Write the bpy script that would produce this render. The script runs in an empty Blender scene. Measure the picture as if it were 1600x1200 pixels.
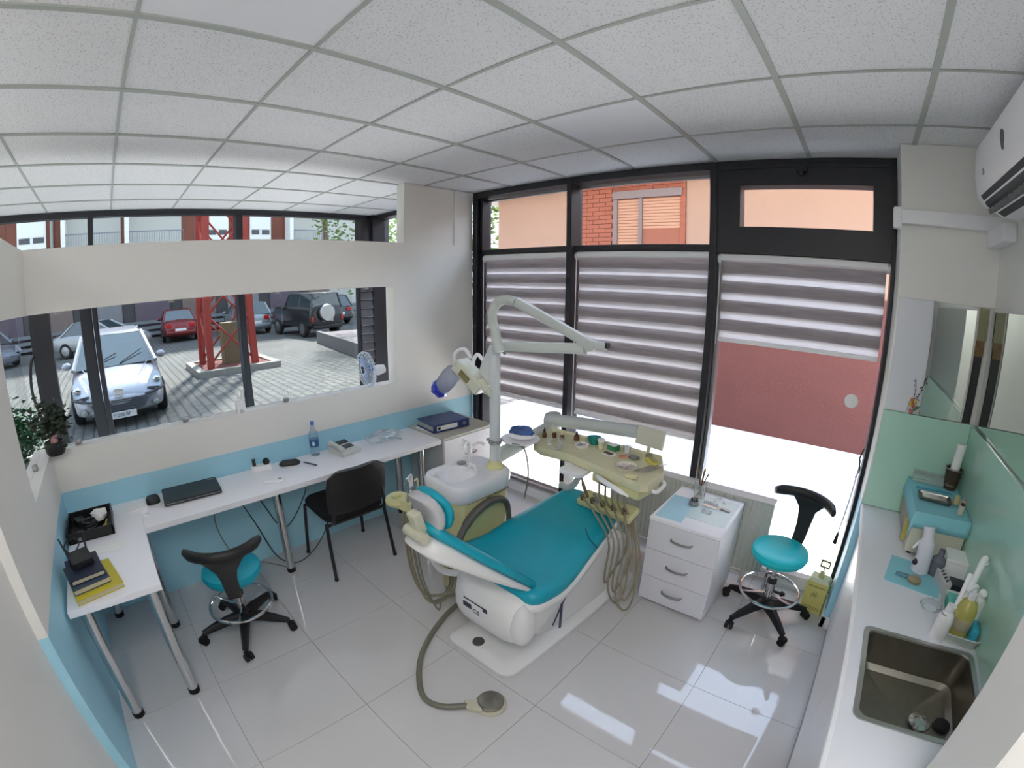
import bpy, bmesh, math, random
from mathutils import Matrix, Vector, noise
random.seed(7)
R = math.radians
PI = math.pi
SC = bpy.context.scene
COL = SC.collection

# ------------------------------------------------------------------ camera, light, exposure
cd = bpy.data.cameras.new('camera'); cam = bpy.data.objects.new('camera', cd); COL.objects.link(cam)
SC.camera = cam
cd.type = 'PANO'                                   # the photograph was taken with a wide action-camera lens
cd.panorama_type = 'FISHEYE_LENS_POLYNOMIAL'
cd.sensor_fit = 'HORIZONTAL'; cd.sensor_width = 36; cd.sensor_height = 27
cd.fisheye_fov = R(180)
cd.fisheye_polynomial_k0 = 0
for i_, k_ in enumerate((1.1246, 0.0375, -0.1375, 0.0358)):
    setattr(cd, 'fisheye_polynomial_k%d' % (i_ + 1), -k_ / 18 ** (i_ + 1))
cd.clip_start = 0.02; cd.clip_end = 300
M_ = Matrix.Rotation(.7256, 4, 'Z') @ Matrix.Rotation(1.3475, 4, 'X') @ Matrix.Rotation(.0089, 4, 'Z')
M_.translation = (1.4926, -2.4327, 1.995)
cam.matrix_world = M_

w = bpy.data.worlds.new('sky'); SC.world = w; w.use_nodes = True
wn = w.node_tree.nodes; wl = w.node_tree.links
bg = wn['Background']
tc = wn.new('ShaderNodeTexCoord'); sp = wn.new('ShaderNodeSeparateXYZ'); cr = wn.new('ShaderNodeValToRGB')
wl.new(tc.outputs['Generated'], sp.inputs[0]); wl.new(sp.outputs['Z'], cr.inputs[0]); wl.new(cr.outputs[0], bg.inputs[0])
cr.color_ramp.elements[0].position = 0.0; cr.color_ramp.elements[0].color = (.90, .95, 1, 1)
cr.color_ramp.elements[1].position = 0.7; cr.color_ramp.elements[1].color = (.62, .78, 1, 1)
bg.inputs[1].default_value = 1.75                   # hazy bright sky
sd = bpy.data.lights.new('sun', 'SUN'); sun = bpy.data.objects.new('sun', sd); COL.objects.link(sun)
sd.energy = 9.0; sd.angle = R(4.0); sd.color = (1, .96, .9)
sun.rotation_euler = Vector((.55, -.27, -.79)).to_track_quat('-Z', 'Y').to_euler()
sun.location = (-6, 8, 12)
SC.view_settings.view_transform = 'Standard'; SC.view_settings.look = 'None'
SC.view_settings.exposure = 2.0; SC.view_settings.gamma = 1.0; SC.view_settings.use_curve_mapping = False
cy = SC.cycles
cy.use_denoising = True
try: cy.denoiser = 'OPENIMAGEDENOISE'
except Exception: pass
cy.max_bounces = 14; cy.diffuse_bounces = 12; cy.glossy_bounces = 6; cy.transparent_max_bounces = 16; cy.transmission_bounces = 6
cy.sample_clamp_indirect = 8; cy.caustics_reflective = False; cy.caustics_refractive = False

# ------------------------------------------------------------------ materials
def lin(c):
    return tuple((x / 255 / 12.92 if x / 255 <= .04045 else ((x / 255 + .055) / 1.055) ** 2.4) for x in c) + (1,)
MATS = {}
def mat(name, rgb, rough=.5, metal=0., spec=.5, vary=0., scale=40., bump=0., alpha=None, coat=0., trans=0.):
    if name in MATS: return MATS[name]
    m = bpy.data.materials.new(name); m.use_nodes = True
    n = m.node_tree.nodes; l = m.node_tree.links; b = n['Principled BSDF']
    b.inputs['Base Color'].default_value = lin(rgb); b.inputs['Roughness'].default_value = rough
    b.inputs['Metallic'].default_value = metal; b.inputs['Specular IOR Level'].default_value = spec
    b.inputs['Coat Weight'].default_value = coat
    if vary or bump:
        t = n.new('ShaderNodeTexCoord'); z = n.new('ShaderNodeTexNoise'); z.inputs['Scale'].default_value = scale
        z.inputs['Detail'].default_value = 5
        l.new(t.outputs['Object'], z.inputs['Vector'])
        if vary:
            mx = n.new('ShaderNodeMixRGB'); mx.blend_type = 'MULTIPLY'; mx.inputs[0].default_value = 1
            r = n.new('ShaderNodeMapRange'); r.inputs[1].default_value = .3; r.inputs[2].default_value = .7
            r.inputs[3].default_value = 1 - vary; r.inputs[4].default_value = 1 + vary * .3
            l.new(z.outputs[0], r.inputs[0]); mx.inputs[1].default_value = lin(rgb); l.new(r.outputs[0], mx.inputs[2])
            l.new(mx.outputs[0], b.inputs['Base Color'])
        if bump:
            bp = n.new('ShaderNodeBump'); bp.inputs['Strength'].default_value = bump; bp.inputs['Distance'].default_value = .004
            l.new(z.outputs[0], bp.inputs['Height']); l.new(bp.outputs[0], b.inputs['Normal'])
    if trans:
        out = n['Material Output']; tr = n.new('ShaderNodeBsdfTranslucent'); tr.inputs[0].default_value = lin(rgb)
        ms = n.new('ShaderNodeMixShader'); ms.inputs[0].default_value = trans
        l.new(b.outputs[0], ms.inputs[1]); l.new(tr.outputs[0], ms.inputs[2]); l.new(ms.outputs[0], out.inputs[0])
    MATS[name] = m
    return m
def glassm(name, rgb=(250, 252, 252), refl=.12, rough=.0, body=None, bodyw=0.):
    """thin glass or clear plastic: transparent with a fresnel reflection, optionally some milky body"""
    if name in MATS: return MATS[name]
    m = bpy.data.materials.new(name); m.use_nodes = True
    n = m.node_tree.nodes; l = m.node_tree.links; n.remove(n['Principled BSDF']); out = n['Material Output']
    t = n.new('ShaderNodeBsdfTransparent'); t.inputs[0].default_value = lin(rgb)
    g = n.new('ShaderNodeBsdfGlossy'); g.inputs['Roughness'].default_value = rough; g.inputs[0].default_value = (1, 1, 1, 1)
    lw = n.new('ShaderNodeLayerWeight'); lw.inputs[0].default_value = refl
    ms = n.new('ShaderNodeMixShader'); l.new(lw.outputs['Fresnel'], ms.inputs[0]); l.new(t.outputs[0], ms.inputs[1]); l.new(g.outputs[0], ms.inputs[2])
    src = ms
    if bodyw:
        d = n.new('ShaderNodeBsdfDiffuse'); d.inputs[0].default_value = lin(body or rgb)
        m2 = n.new('ShaderNodeMixShader'); m2.inputs[0].default_value = bodyw
        l.new(ms.outputs[0], m2.inputs[1]); l.new(d.outputs[0], m2.inputs[2]); src = m2
    l.new(src.outputs[0], out.inputs[0])
    MATS[name] = m
    return m

def paint_band(name, up, low, zband):
    m = bpy.data.materials.new(name); m.use_nodes = True
    n = m.node_tree.nodes; l = m.node_tree.links; b = n['Principled BSDF']
    g = n.new('ShaderNodeNewGeometry'); s = n.new('ShaderNodeSeparateXYZ'); l.new(g.outputs['Position'], s.inputs[0])
    z = n.new('ShaderNodeTexNoise'); z.inputs['Scale'].default_value = 6; l.new(g.outputs['Position'], z.inputs['Vector'])
    ad = n.new('ShaderNodeMath'); ad.operation = 'MULTIPLY_ADD'; ad.inputs[1].default_value = .006; l.new(z.outputs[0], ad.inputs[0]); l.new(s.outputs['Z'], ad.inputs[2])
    c = n.new('ShaderNodeMath'); c.operation = 'GREATER_THAN'; c.inputs[1].default_value = zband; l.new(ad.outputs[0], c.inputs[0])
    x = n.new('ShaderNodeMixRGB'); x.inputs[1].default_value = lin(low); x.inputs[2].default_value = lin(up); l.new(c.outputs[0], x.inputs[0])
    l.new(x.outputs[0], b.inputs['Base Color']); b.inputs['Roughness'].default_value = .55
    z2 = n.new('ShaderNodeTexNoise'); z2.inputs['Scale'].default_value = 90; l.new(g.outputs['Position'], z2.inputs['Vector'])
    bp = n.new('ShaderNodeBump'); bp.inputs['Strength'].default_value = .12; bp.inputs['Distance'].default_value = .002
    l.new(z2.outputs[0], bp.inputs['Height']); l.new(bp.outputs[0], b.inputs['Normal'])
    MATS[name] = m
    return m

WALL = paint_band('wall_paint', (233, 232, 227), (166, 216, 234), .905)
CREAM = mat('cream_paint', (233, 232, 227), .6, vary=.03, scale=3)
def speckle(name, base, dots, amount):
    m = bpy.data.materials.new(name); m.use_nodes = True
    n = m.node_tree.nodes; l = m.node_tree.links; b = n['Principled BSDF']
    t = n.new('ShaderNodeTexCoord'); z = n.new('ShaderNodeTexNoise'); z.inputs['Scale'].default_value = 130; z.inputs['Detail'].default_value = 2
    l.new(t.outputs['Object'], z.inputs['Vector'])
    r = n.new('ShaderNodeValToRGB'); r.color_ramp.elements[0].position = amount; r.color_ramp.elements[0].color = lin(dots)
    r.color_ramp.elements[1].position = amount + .05; r.color_ramp.elements[1].color = lin(base)
    l.new(z.outputs[0], r.inputs[0]); l.new(r.outputs[0], b.inputs['Base Color']); b.inputs['Roughness'].default_value = .9
    MATS[name] = m
    return m
CEIL = speckle('mineral_fibre_tile', (236, 236, 238), (205, 205, 207), .36)
CEILP = mat('plain_tile', (240, 241, 246), .8)
TBAR = mat('grid_bar_paint', (176, 181, 176), .45)
FLOORM = mat('glazed_floor_tile', (208, 207, 208), .035, spec=.6, vary=.03, scale=1.2)
GROUT = mat('grout', (120, 118, 112), .9)
BLACK = mat('black_frame', (33, 34, 40), .45)
WHITEP = mat('white_plastic', (240, 240, 242), .35)
WHITEL = mat('white_laminate', (240, 240, 245), .35)
GREYP = mat('grey_plastic', (150, 152, 150), .5)
BLACKP = mat('black_plastic', (26, 26, 28), .45, bump=.15, scale=200)
BLACKF = mat('black_fabric', (24, 25, 28), .9, bump=.4, scale=300)
CHROME = mat('chrome', (215, 215, 215), .12, 1)
STEEL = mat('brushed_steel', (165, 162, 152), .3, 1, vary=.12, scale=25)
STEELD = mat('dull_steel', (175, 175, 175), .4, 1, vary=.15, scale=60)
TURQ = mat('turquoise_vinyl', (0, 158, 180), .42, vary=.05, scale=5)
TURQ_LIT = mat('window_lit_turquoise_vinyl', (0, 190, 200), .38, vary=.03, scale=5)  # turquoise vinyl with the window light put into its colour
CREAMP = mat('cream_plastic', (212, 209, 174), .4)
YELLP = mat('aged_cream_plastic', (206, 203, 152), .45, vary=.06, scale=6)
CHAIRW = mat('chair_shell_white', (226, 226, 226), .3)
BROWNP = mat('brown_grey_plastic', (92, 87, 82), .5)
HOSE = mat('beige_hose', (146, 138, 117), .5)
HOSEG = mat('grey_hose', (130, 130, 118), .5)
RUBBER = mat('black_rubber', (20, 20, 20), .7)
GLASS = glassm('window_glass', (250, 249, 251), .12)
GLASST = glassm('tinted_street_glass', (192, 195, 195), .12)
GLASSI = glassm('partition_glass', (250, 250, 251), .06)
GLASSN = glassm('side_glass', (250, 250, 251), .0)
for l_ in list(GLASSN.node_tree.links):
    if l_.from_node.type == 'LAYER_WEIGHT': GLASSN.node_tree.links.remove(l_)
for n_ in GLASSN.node_tree.nodes:
    if n_.type == 'MIX_SHADER': n_.inputs[0].default_value = .06
CLEAR = glassm('clear_plastic', (250, 252, 253), .12, .05, (240, 244, 248), .14)
GLASSW = glassm('drinking_glass', (252, 253, 253), .12, .02, (245, 248, 248), .16)
MIRROR = mat('mirror', (222, 228, 224), .02, 1)
GREENG = mat('green_back_painted_glass', (176, 216, 198), .08, spec=.6, coat=.3)
BLUECL = mat('blue_cloth', (140, 204, 216), .85, bump=.3, scale=50)
PAPER = mat('white_paper', (238, 238, 236), .8)
CARD = mat('yellow_cardboard', (222, 214, 130), .7, vary=.06, scale=20)

# ------------------------------------------------------------------ mesh helpers
def basis(d):
    d = Vector(d).normalized(); u = Vector((0, 0, 1)) if abs(d.z) < .9 else Vector((1, 0, 0))
    a = d.cross(u).normalized(); return a, d.cross(a).normalized()
def smooth_path(pts, n=6):
    P = [Vector(p) for p in pts]; out = []
    if len(P) < 3: return P
    for i in range(len(P) - 1):
        p0 = P[max(i - 1, 0)]; p1 = P[i]; p2 = P[i + 1]; p3 = P[min(i + 2, len(P) - 1)]
        for k in range(n):
            t = k / n
            out.append(.5 * ((2 * p1) + (p2 - p0) * t + (2 * p0 - 5 * p1 + 4 * p2 - p3) * t * t + (3 * p1 - p0 - 3 * p2 + p3) * t ** 3))
    out.append(P[-1]); return out
class MB:
    def __init__(s): s.bm = bmesh.new()
    def ring(s, pts): return [s.bm.verts.new(p) for p in pts]
    def face(s, vs):
        try: return s.bm.faces.new(vs)
        except ValueError: return None
    def poly(s, pts): s.face(s.ring(pts)); return s
    def loft(s, rings, caps=True, closed=False):
        V = [s.ring(r) for r in rings]; n = len(V[0]); L = len(V)
        for i in range(L if closed else L - 1):
            a, b = V[i], V[(i + 1) % L]
            for j in range(n): s.face((a[j], a[(j + 1) % n], b[(j + 1) % n], b[j]))
        if caps and not closed: s.face(list(reversed(V[0]))); s.face(V[-1])
        return s
    def box(s, a, b, Mx=None):
        x0, y0, z0 = a; x1, y1, z1 = b
        P = [Vector(p) for p in ((x0, y0, z0), (x1, y0, z0), (x1, y1, z0), (x0, y1, z0), (x0, y0, z1), (x1, y0, z1), (x1, y1, z1), (x0, y1, z1))]
        if Mx: P = [Mx @ p for p in P]
        v = s.ring(P)
        for f in ((3, 2, 1, 0), (4, 5, 6, 7), (0, 1, 5, 4), (1, 2, 6, 5), (2, 3, 7, 6), (3, 0, 4, 7)): s.face([v[i] for i in f])
        return s
    def cbox(s, c, sz, rz=0, rx=0, ry=0):
        Mx = Matrix.Translation(c) @ Matrix.Rotation(rz, 4, 'Z') @ Matrix.Rotation(ry, 4, 'Y') @ Matrix.Rotation(rx, 4, 'X')
        h = [q / 2 for q in sz]
        return s.box((-h[0], -h[1], -h[2]), (h[0], h[1], h[2]), Mx)
    def cyl(s, p0, p1, r0, r1=None, n=16):
        r1 = r0 if r1 is None else r1; p0 = Vector(p0); p1 = Vector(p1); a, b = basis(p1 - p0)
        def rg(p, r): return [p + (a * math.cos(2 * PI * k / n) + b * math.sin(2 * PI * k / n)) * r for k in range(n)]
        return s.loft([rg(p0, r0), rg(p1, r1)])
    def tube(s, pts, r, n=8, sm=6, closed=False, flat=1.0):
        P = smooth_path(pts, sm) if sm else [Vector(p) for p in pts]
        rings = []; a = None
        for i, p in enumerate(P):
            d = (P[min(i + 1, len(P) - 1)] - P[max(i - 1, 0)])
            if closed: d = P[(i + 1) % len(P)] - P[i - 1]
            if d.length < 1e-9: d = Vector((0, 0, 1))
            d.normalize()
            if a is None: a, b = basis(d)
            a = (a - d * a.dot(d))
            if a.length < 1e-6: a, b = basis(d)
            a.normalize(); b = d.cross(a)
            rr = r[min(int(i / max(len(P) - 1, 1) * (len(r) - 1) + .5), len(r) - 1)] if isinstance(r, (list, tuple)) else r
            rings.append([p + (a * math.cos(2 * PI * k / n) + b * math.sin(2 * PI * k / n) * flat) * rr for k in range(n)])
        return s.loft(rings, closed=closed)
    def lathe(s, prof, c=(0, 0, 0), n=24, Mx=None):
        c = Vector(c); rings = []
        for r, z in prof:
            q = [Vector((math.cos(2 * PI * k / n) * max(r, 1e-4), math.sin(2 * PI * k / n) * max(r, 1e-4), z)) for k in range(n)]
            if Mx: q = [Mx @ p for p in q]
            rings.append([p + c for p in q])
        return s.loft(rings)
    def prism(s, poly, z0, z1, Mx=None, rings=None):
        """poly in xy extruded along z"""
        rr = []
        for z, k in (rings or ((z0, 1), (z1, 1))):
            cx = sum(p[0] for p in poly) / len(poly); cyy = sum(p[1] for p in poly) / len(poly)
            q = [Vector((cx + (p[0] - cx) * k, cyy + (p[1] - cyy) * k, z)) for p in poly]
            if Mx: q = [Mx @ p for p in q]
            rr.append(q)
        return s.loft(rr)
    def ball(s, c, r, n=14, m=8, sc=(1, 1, 1), Mx=None):
        prof = [(math.sin(PI * k / m) * r, -math.cos(PI * k / m) * r) for k in range(m + 1)]
        S = Matrix.Diagonal((sc[0], sc[1], sc[2], 1))
        return s.lathe(prof, c, n, (Mx @ S) if Mx else S)
    def torus(s, c, R_, r, n=32, m=8, Mx=None, arc=1.0):
        pts = [Vector((math.cos(2 * PI * arc * k / n) * R_, math.sin(2 * PI * arc * k / n) * R_, 0)) for k in range(n if arc >= 1 else n + 1)]
        if Mx: pts = [Mx @ p for p in pts]
        return s.tube([p + Vector(c) for p in pts], r, m, sm=0, closed=arc >= 1)
def rrect(x0, y0, x1, y1, r, n=4):
    out = []
    for cx, cyy, a0 in ((x1 - r, y1 - r, 0), (x0 + r, y1 - r, 90), (x0 + r, y0 + r, 180), (x1 - r, y0 + r, 270)):
        for k in range(n + 1):
            a = R(a0 + 90 * k / n); out.append((cx + math.cos(a) * r, cyy + math.sin(a) * r))
    return out
WM = {}
def wm(o): return WM.get(o.name, Matrix.Identity(4)) if o else Matrix.Identity(4)
def obj(name, mb, m, parent=None, local=False, bevel=0, seg=2, smooth=True, label=None, kind=None, sub=0, ang=35):
    """link one mesh object; coordinates are world ones unless local (then the parent thing's own)"""
    bm = mb.bm
    if parent is not None and not local: bm.transform(wm(parent).inverted())
    bmesh.ops.recalc_face_normals(bm, faces=bm.faces)
    me = bpy.data.meshes.new(name); bm.to_mesh(me); bm.free()
    if smooth:
        me.shade_smooth()
        me.set_sharp_from_angle(angle=R(ang))
    me.materials.append(m)
    o = bpy.data.objects.new(name, me); COL.objects.link(o)
    if parent is not None: o.parent = parent; WM[o.name] = wm(parent)
    if bevel:
        b = o.modifiers.new('bevel', 'BEVEL'); b.width = bevel; b.segments = seg; b.limit_method = 'ANGLE'; b.angle_limit = R(40); b.harden_normals = False
        me.shade_smooth()
        for e in me.edges: e.use_edge_sharp = False
        if 'sharp_face' in me.attributes: pass
        o.modifiers.new('wn', 'WEIGHTED_NORMAL').keep_sharp = True
    if sub:
        q = o.modifiers.new('sub', 'SUBSURF'); q.levels = sub; q.render_levels = sub
    if label: o['label'] = label
    if kind: o['kind'] = kind
    return o
def thing(name, label, cat, loc=(0, 0, 0), rz=0, group=None, kind=None):
    o = bpy.data.objects.new(name, None); COL.objects.link(o); o.empty_display_size = .1
    o.location = loc; o.rotation_euler = (0, 0, rz)
    WM[o.name] = Matrix.Translation(loc) @ Matrix.Rotation(rz, 4, 'Z')
    if label: o['label'] = label
    if cat: o['category'] = cat
    if group: o['group'] = group
    if kind: o['kind'] = kind
    return o
def single(name, mb, m, label, cat, group=None, **k):
    """a thing of one mesh, its origin at the middle of its foot"""
    bm = mb.bm
    xs = [v.co.x for v in bm.verts]; ys = [v.co.y for v in bm.verts]; zs = [v.co.z for v in bm.verts]
    L = Vector(((min(xs) + max(xs)) / 2, (min(ys) + max(ys)) / 2, min(zs)))
    bm.transform(Matrix.Translation(-L))
    o = obj(name, mb, m, **k); o.location = L; WM[o.name] = Matrix.Translation(L)
    o['label'] = label; o['category'] = cat
    if group: o['group'] = group
    return o
def struct(name, parent=None):
    o = bpy.data.objects.new(name, None); COL.objects.link(o); o['kind'] = 'structure'; WM[o.name] = Matrix.Identity(4)
    return o
def text_mesh(s, size, Mx, depth=.0006, extrude=True):
    """flat lettering as a mesh, centred"""
    cu = bpy.data.curves.new('t', 'FONT'); cu.body = s; cu.size = size; cu.align_x = 'CENTER'; cu.align_y = 'CENTER'; cu.extrude = depth
    o = bpy.data.objects.new('t', cu); COL.objects.link(o); dg = bpy.context.evaluated_depsgraph_get()
    me = bpy.data.meshes.new_from_object(o.evaluated_get(dg)); bpy.data.objects.remove(o); bpy.data.curves.remove(cu)
    mb = MB(); mb.bm.from_mesh(me); bpy.data.meshes.remove(me); mb.bm.transform(Mx)
    return mb

# ================================================================== THE SETTING
# ---- floor: glazed tiles 0.6 m
floor = struct('floor')
obj('floor_bed', MB().box((-3.6, -6, -.08), (2.3, .74, -.004)), GROUT, floor)
tile_me = None
for i in range(7):
    for j in range(7):
        x0 = -1.827 + .6 * i; y0 = .6 - .6 * j
        x1 = min(x0 + .6, 2.25)
        y1 = min(y0 + .6, .74)
        b = MB().box((x0 + .0012, y0 + .0012, -.01), (x1 - .0012, y1 - .0012, random.uniform(0, .0003)))
        obj('floor_tile', b, FLOORM, floor, smooth=False)
b = MB()
b.box((-3.6, -6, -.01), (-1.83, .74, 0)); b.box((-1.83, -6, -.01), (2.3, -3.6, 0))
obj('floor_tile_field', b, FLOORM, floor, smooth=False, kind='stuff')

# ---- ceiling: mineral fibre tiles in a T-bar grid of 0.6 m
CZ = 2.848
ceiling = struct('ceiling')
obj('ceiling_slab', MB().box((-3.65, -6.05, CZ + .03), (2.4, .8, CZ + .12)), CREAM, ceiling)
plain = {(0, -1), (0, -4)}
fill_panels = {(3, -5), (2, -5), (1, -7), (3, -7)}
for i in range(-6, 4):
    for j in range(-8, 1):
        x0, x1 = .6 * i, .6 * i + .6; y0, y1 = .6 * j, min(.6 * j + .6, .68)
        if i == -6: x0 = -3.55
        if i == 3: x1 = 2.3
        dz = .004
        if (i, j) in fill_panels: continue
        b = MB().box((x0 + .004, y0 + .004, CZ + dz), (x1 - .004, y1 - .004, CZ + .018))
        obj('ceiling_tile', b, CEILP if (i, j) in plain else CEIL, ceiling, smooth=False)
obj('ceiling_tile_field', MB().box((-3.55, -6, CZ + .004), (2.3, -4.8, CZ + .018)), CEIL, ceiling, kind='stuff')
for i in range(-5, 4):
    obj('grid_bar', MB().box((.6 * i - .013, -6, CZ - .004), (.6 * i + .013, .56, CZ + .006)), TBAR, ceiling, smooth=False)
for j in range(-9, 1):
    obj('grid_bar', MB().box((-3.52, .6 * j - .007, CZ - .002), (2.25, .6 * j + .007, CZ + .006)), TBAR, ceiling, smooth=False)

FILL_LED = bpy.data.materials.new('fill_light_diffuser'); FILL_LED.use_nodes = True
FILL_LED.node_tree.nodes['Principled BSDF'].inputs['Base Color'].default_value = (.8, .8, .8, 1)
FILL_LED.node_tree.nodes['Principled BSDF'].inputs['Emission Color'].default_value = (1, .97, .97, 1)
FILL_LED.node_tree.nodes['Principled BSDF'].inputs['Emission Strength'].default_value = 4.3
for i, j in sorted(fill_panels):                        # added fill lights out of view behind the camera, to brighten the room
    lp = thing('added_fill_light', {(2, -5): 'square added fill light in the ceiling above the near end of the room, beside the narrower one', (3, -5): 'narrow added fill light in the cut tile against the worktop wall', (1, -7): 'square added fill light behind the near wall, the one farther from the worktop wall', (3, -7): 'square added fill light behind the near wall, next to the worktop wall'}[(i, j)], 'added fill light', (.6 * i + .3, .6 * j + .3, CZ), 0, 'added fill lights')
    b = MB(); x0, x1, y0, y1 = .6 * i + .004, min(.6 * i + .596, 2.246), .6 * j + .004, .6 * j + .596
    for a, c in (((x0, y0), (x1, y0 + .02)), ((x0, y1 - .02), (x1, y1)), ((x0, y0), (x0 + .02, y1)), ((x1 - .02, y0), (x1, y1))): b.box((a[0], a[1], CZ - .002), (c[0], c[1], CZ + .02))
    obj('frame', b, WHITEP, lp, smooth=False)
    obj('diffuser', MB().box((x0 + .02, y0 + .02, CZ + .004), (x1 - .02, y1 - .02, CZ + .018)), FILL_LED, lp, smooth=False)

# ---- partition with its long opening (towards the street) and the wall round the corner
b = MB()
b.box((-1.80, -3.07, 0), (-1.68, .56, 1.165)); b.box((-1.80, -.33, 1.165), (-1.68, .56, 1.97))
b.box((-1.80, -3.07, 1.97), (-1.68, .56, 2.335)); b.box((-1.80, .336, 2.335), (-1.68, .56, CZ))
obj('wall_left', b, WALL, kind='structure', smooth=False)
b = MB()
b.box((-1.68, -3.07, 0), (-.21, -2.95, 1.165)); b.box((-.87, -3.07, 1.165), (-.21, -2.95, 1.97)); b.box((-1.68, -3.07, 1.97), (-.21, -2.95, 2.335))
obj('wall_near', b, WALL, kind='structure', smooth=False)
obj('wall_near_recess', MB().box((-.21, -3.09, 0), (2.25, -2.992, 2.335)), CREAM, kind='structure', smooth=False)
obj('trim_1', MB().box((-1.799, -.215, 2.336), (-1.69, .335, CZ)), CREAM, kind='structure', smooth=False)   # boxed duct behind the partition
# ---- walls right, pier by the tilt window, end stub
obj('wall_right', MB().box((2.25, -6, 0), (2.40, .75, CZ)), CREAM, kind='structure', smooth=False)
obj('wall_back', MB().box((1.725, .29, 0), (2.25, .75, CZ)), WALL, kind='structure', smooth=False)
obj('wall_end', MB().box((1.985, -1.72, .9), (2.25, -1.49, CZ)), CREAM, kind='structure', smooth=False)
obj('wall_rear', MB().box((-3.52, -6.1, 0), (2.40, -6, CZ)), CREAM, kind='structure', smooth=False)
obj('baseboard_1', MB().box((1.712, .278, 0), (1.745, .56, .085)).box((1.712, .278, 0), (1.80, .29, .085)), PAPER, kind='structure', bevel=.003)

# ---- glazing in the partition opening
win = struct('window_1')
gl = [(-2.93, -1.275), (-1.268, -.69)]
for a, c in gl: obj('pane', MB().box((-1.745, a, 1.172), (-1.739, c, 1.962)), GLASSI, win)
obj('pane', MB().box((-1.662, -3.014, 1.172), (-.88, -3.008, 1.962)), GLASSN, win)
for yy, zz in ((-2.77, 1.165), (-2.05, 1.165), (-1.30, 1.165), (-2.05, 1.955), (-1.30, 1.955), (-2.77, 1.955), (-.56, 1.955)):
    obj('glass_clamp', MB().box((-1.757, yy - .02, zz), (-1.727, yy + .02, zz + .03)), STEELD, win, bevel=.006)
obj('glass_clamp', MB().box((-1.40, -3.025, 1.165), (-1.36, -2.995, 1.195)), STEELD, win, bevel=.006)

# ---- window wall: black aluminium mullions, transoms, tilt window
fr = struct('window_2')
YF, YG = .56, .70
def mull(x0, x1, z0=0., z1=CZ, y0=YF, y1=.72): obj('mullion', MB().box((x0, y0, z0), (x1, y1, z1)), BLACK, fr, bevel=.003)
mull(-1.68, -1.625); mull(-.603, -.555); mull(.553, .603); mull(1.70, 1.726)
obj('mullion', MB().box((-1.62, .60, .0), (-1.585, .72, 2.78)), BLACK, fr, bevel=.003)
def bar(x0, x1, z0, z1, y0=YF + .005, y1=.715, m=BLACK): obj('transom', MB().box((x0, y0, z0), (x1, y1, z1)), m, fr, bevel=.003)
for x0, x1 in ((-1.625, -.603), (-.555, .553)):
    bar(x0, x1, 2.795, CZ); bar(x0, x1, 2.255, 2.30, .60); bar(x0, x1, 0, .09, .63, m=WHITEP); bar(x0, x1, .145, .165, .655, .68, STEELD)
    obj('glazing_bead', MB().box((x0, .665, 2.765), (x1, .70, 2.785)).box((x0, .66, .095), (x1, .70, .125)), STEELD, fr)
    obj('pane', MB().box((x0, .688, 2.29), (x1, .694, 2.79)), GLASS, fr)
    obj('pane', MB().box((x0, .688, .09), (x1, .694, 2.255)), GLASS, fr)
# bay three: broad black frame with the small tilt window over a tall pane
b = MB()
b.box((.603, YF + .01, 2.68), (1.70, .70, CZ)); b.box((.603, YF + .01, 2.245), (1.70, .70, 2.415))
b.box((.603, YF + .01, 2.415), (.755, .70, 2.68)); b.box((1.585, YF + .01, 2.415), (1.70, .70, 2.68))
obj('tilt_sash', b, BLACK, fr, smooth=False)
obj('sash_rail', MB().box((.62, YF - .004, 2.79), (1.69, YF + .012, 2.815)), BLACK, fr, bevel=.003)
obj('sash_latch', MB().box((1.12, YF - .022, 2.755), (1.19, YF + .01, 2.79)).box((1.14, YF - .03, 2.73), (1.165, YF - .01, 2.77)), BLACK, fr, bevel=.004)
obj('pane', MB().box((.755, .655, 2.415), (1.585, .661, 2.68)), GLASS, fr)
obj('pane', MB().box((.603, .688, .10), (1.70, .694, 2.245)), GLASS, fr)
obj('inner_frame', MB().box((.603, .63, .10), (.628, .70, 2.245)), STEELD, fr, bevel=.002)
bar(.603, 1.70, 0, .10, .63, .72, WHITEP)
# bay left of the partition, along the passage
mull(-3.56, -3.475, y0=.50)
bar(-3.42, -1.80, 2.795, CZ); bar(-3.42, -1.80, 2.10, 2.16); bar(-3.42, -1.80, 0, .10)
obj('pane', MB().box((-3.42, .688, .09), (-1.80, .694, 2.10)), GLASS, fr)
obj('pane', MB().box((-3.42, .688, 2.16), (-1.80, .694, 2.80)), GLASS, fr)

# ---- street front beyond the passage
st = struct('window_3')
def sb(n, y0, y1, z0, z1, x0=-3.60, x1=-3.50, m=BLACK, bv=.003): obj(n, MB().box((x0, y0, z0), (x1, y1, z1)), m, st, bevel=bv)
sb('head_rail', -6, .75, 2.79, CZ); sb('sill_rail', -2.57, .5, 0, .12)
sb('mullion', -2.625, -2.575, 0, 2.80, -3.60, -3.48); sb('mullion', -1.14, -1.07, 0, 2.80, -3.60, -3.46); sb('mullion', .38, .52, 0, 2.80, -3.62, -3.46)
sb('corner_post', .52, .76, 0, CZ, -3.66, -3.42); sb('mullion', -4.7, -4.62, 0, 2.80)
sb('transom', -4.65, -2.62, 2.08, 2.16)
sb('door_stile', -2.745, -2.63, .02, 2.08, -3.58, -3.50); sb('door_stile', -3.235, -3.035, .02, 2.08, -3.58, -3.50)
sb('door_rail', -4.62, -2.63, .02, .14, -3.58, -3.50)
for y0, y1, z0, z1 in ((-4.62, -3.235, .14, 2.08), (-3.035, -2.745, .14, 2.08), (-2.575, -1.14, .12, 2.79), (-1.07, .38, .12, 2.79), (-4.62, -2.625, 2.16, 2.79), (-6, -4.70, .1, 2.79)):
    obj('pane', MB().box((-3.552, y0, z0), (-3.546, y1, z1)), GLASST, st)
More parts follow.
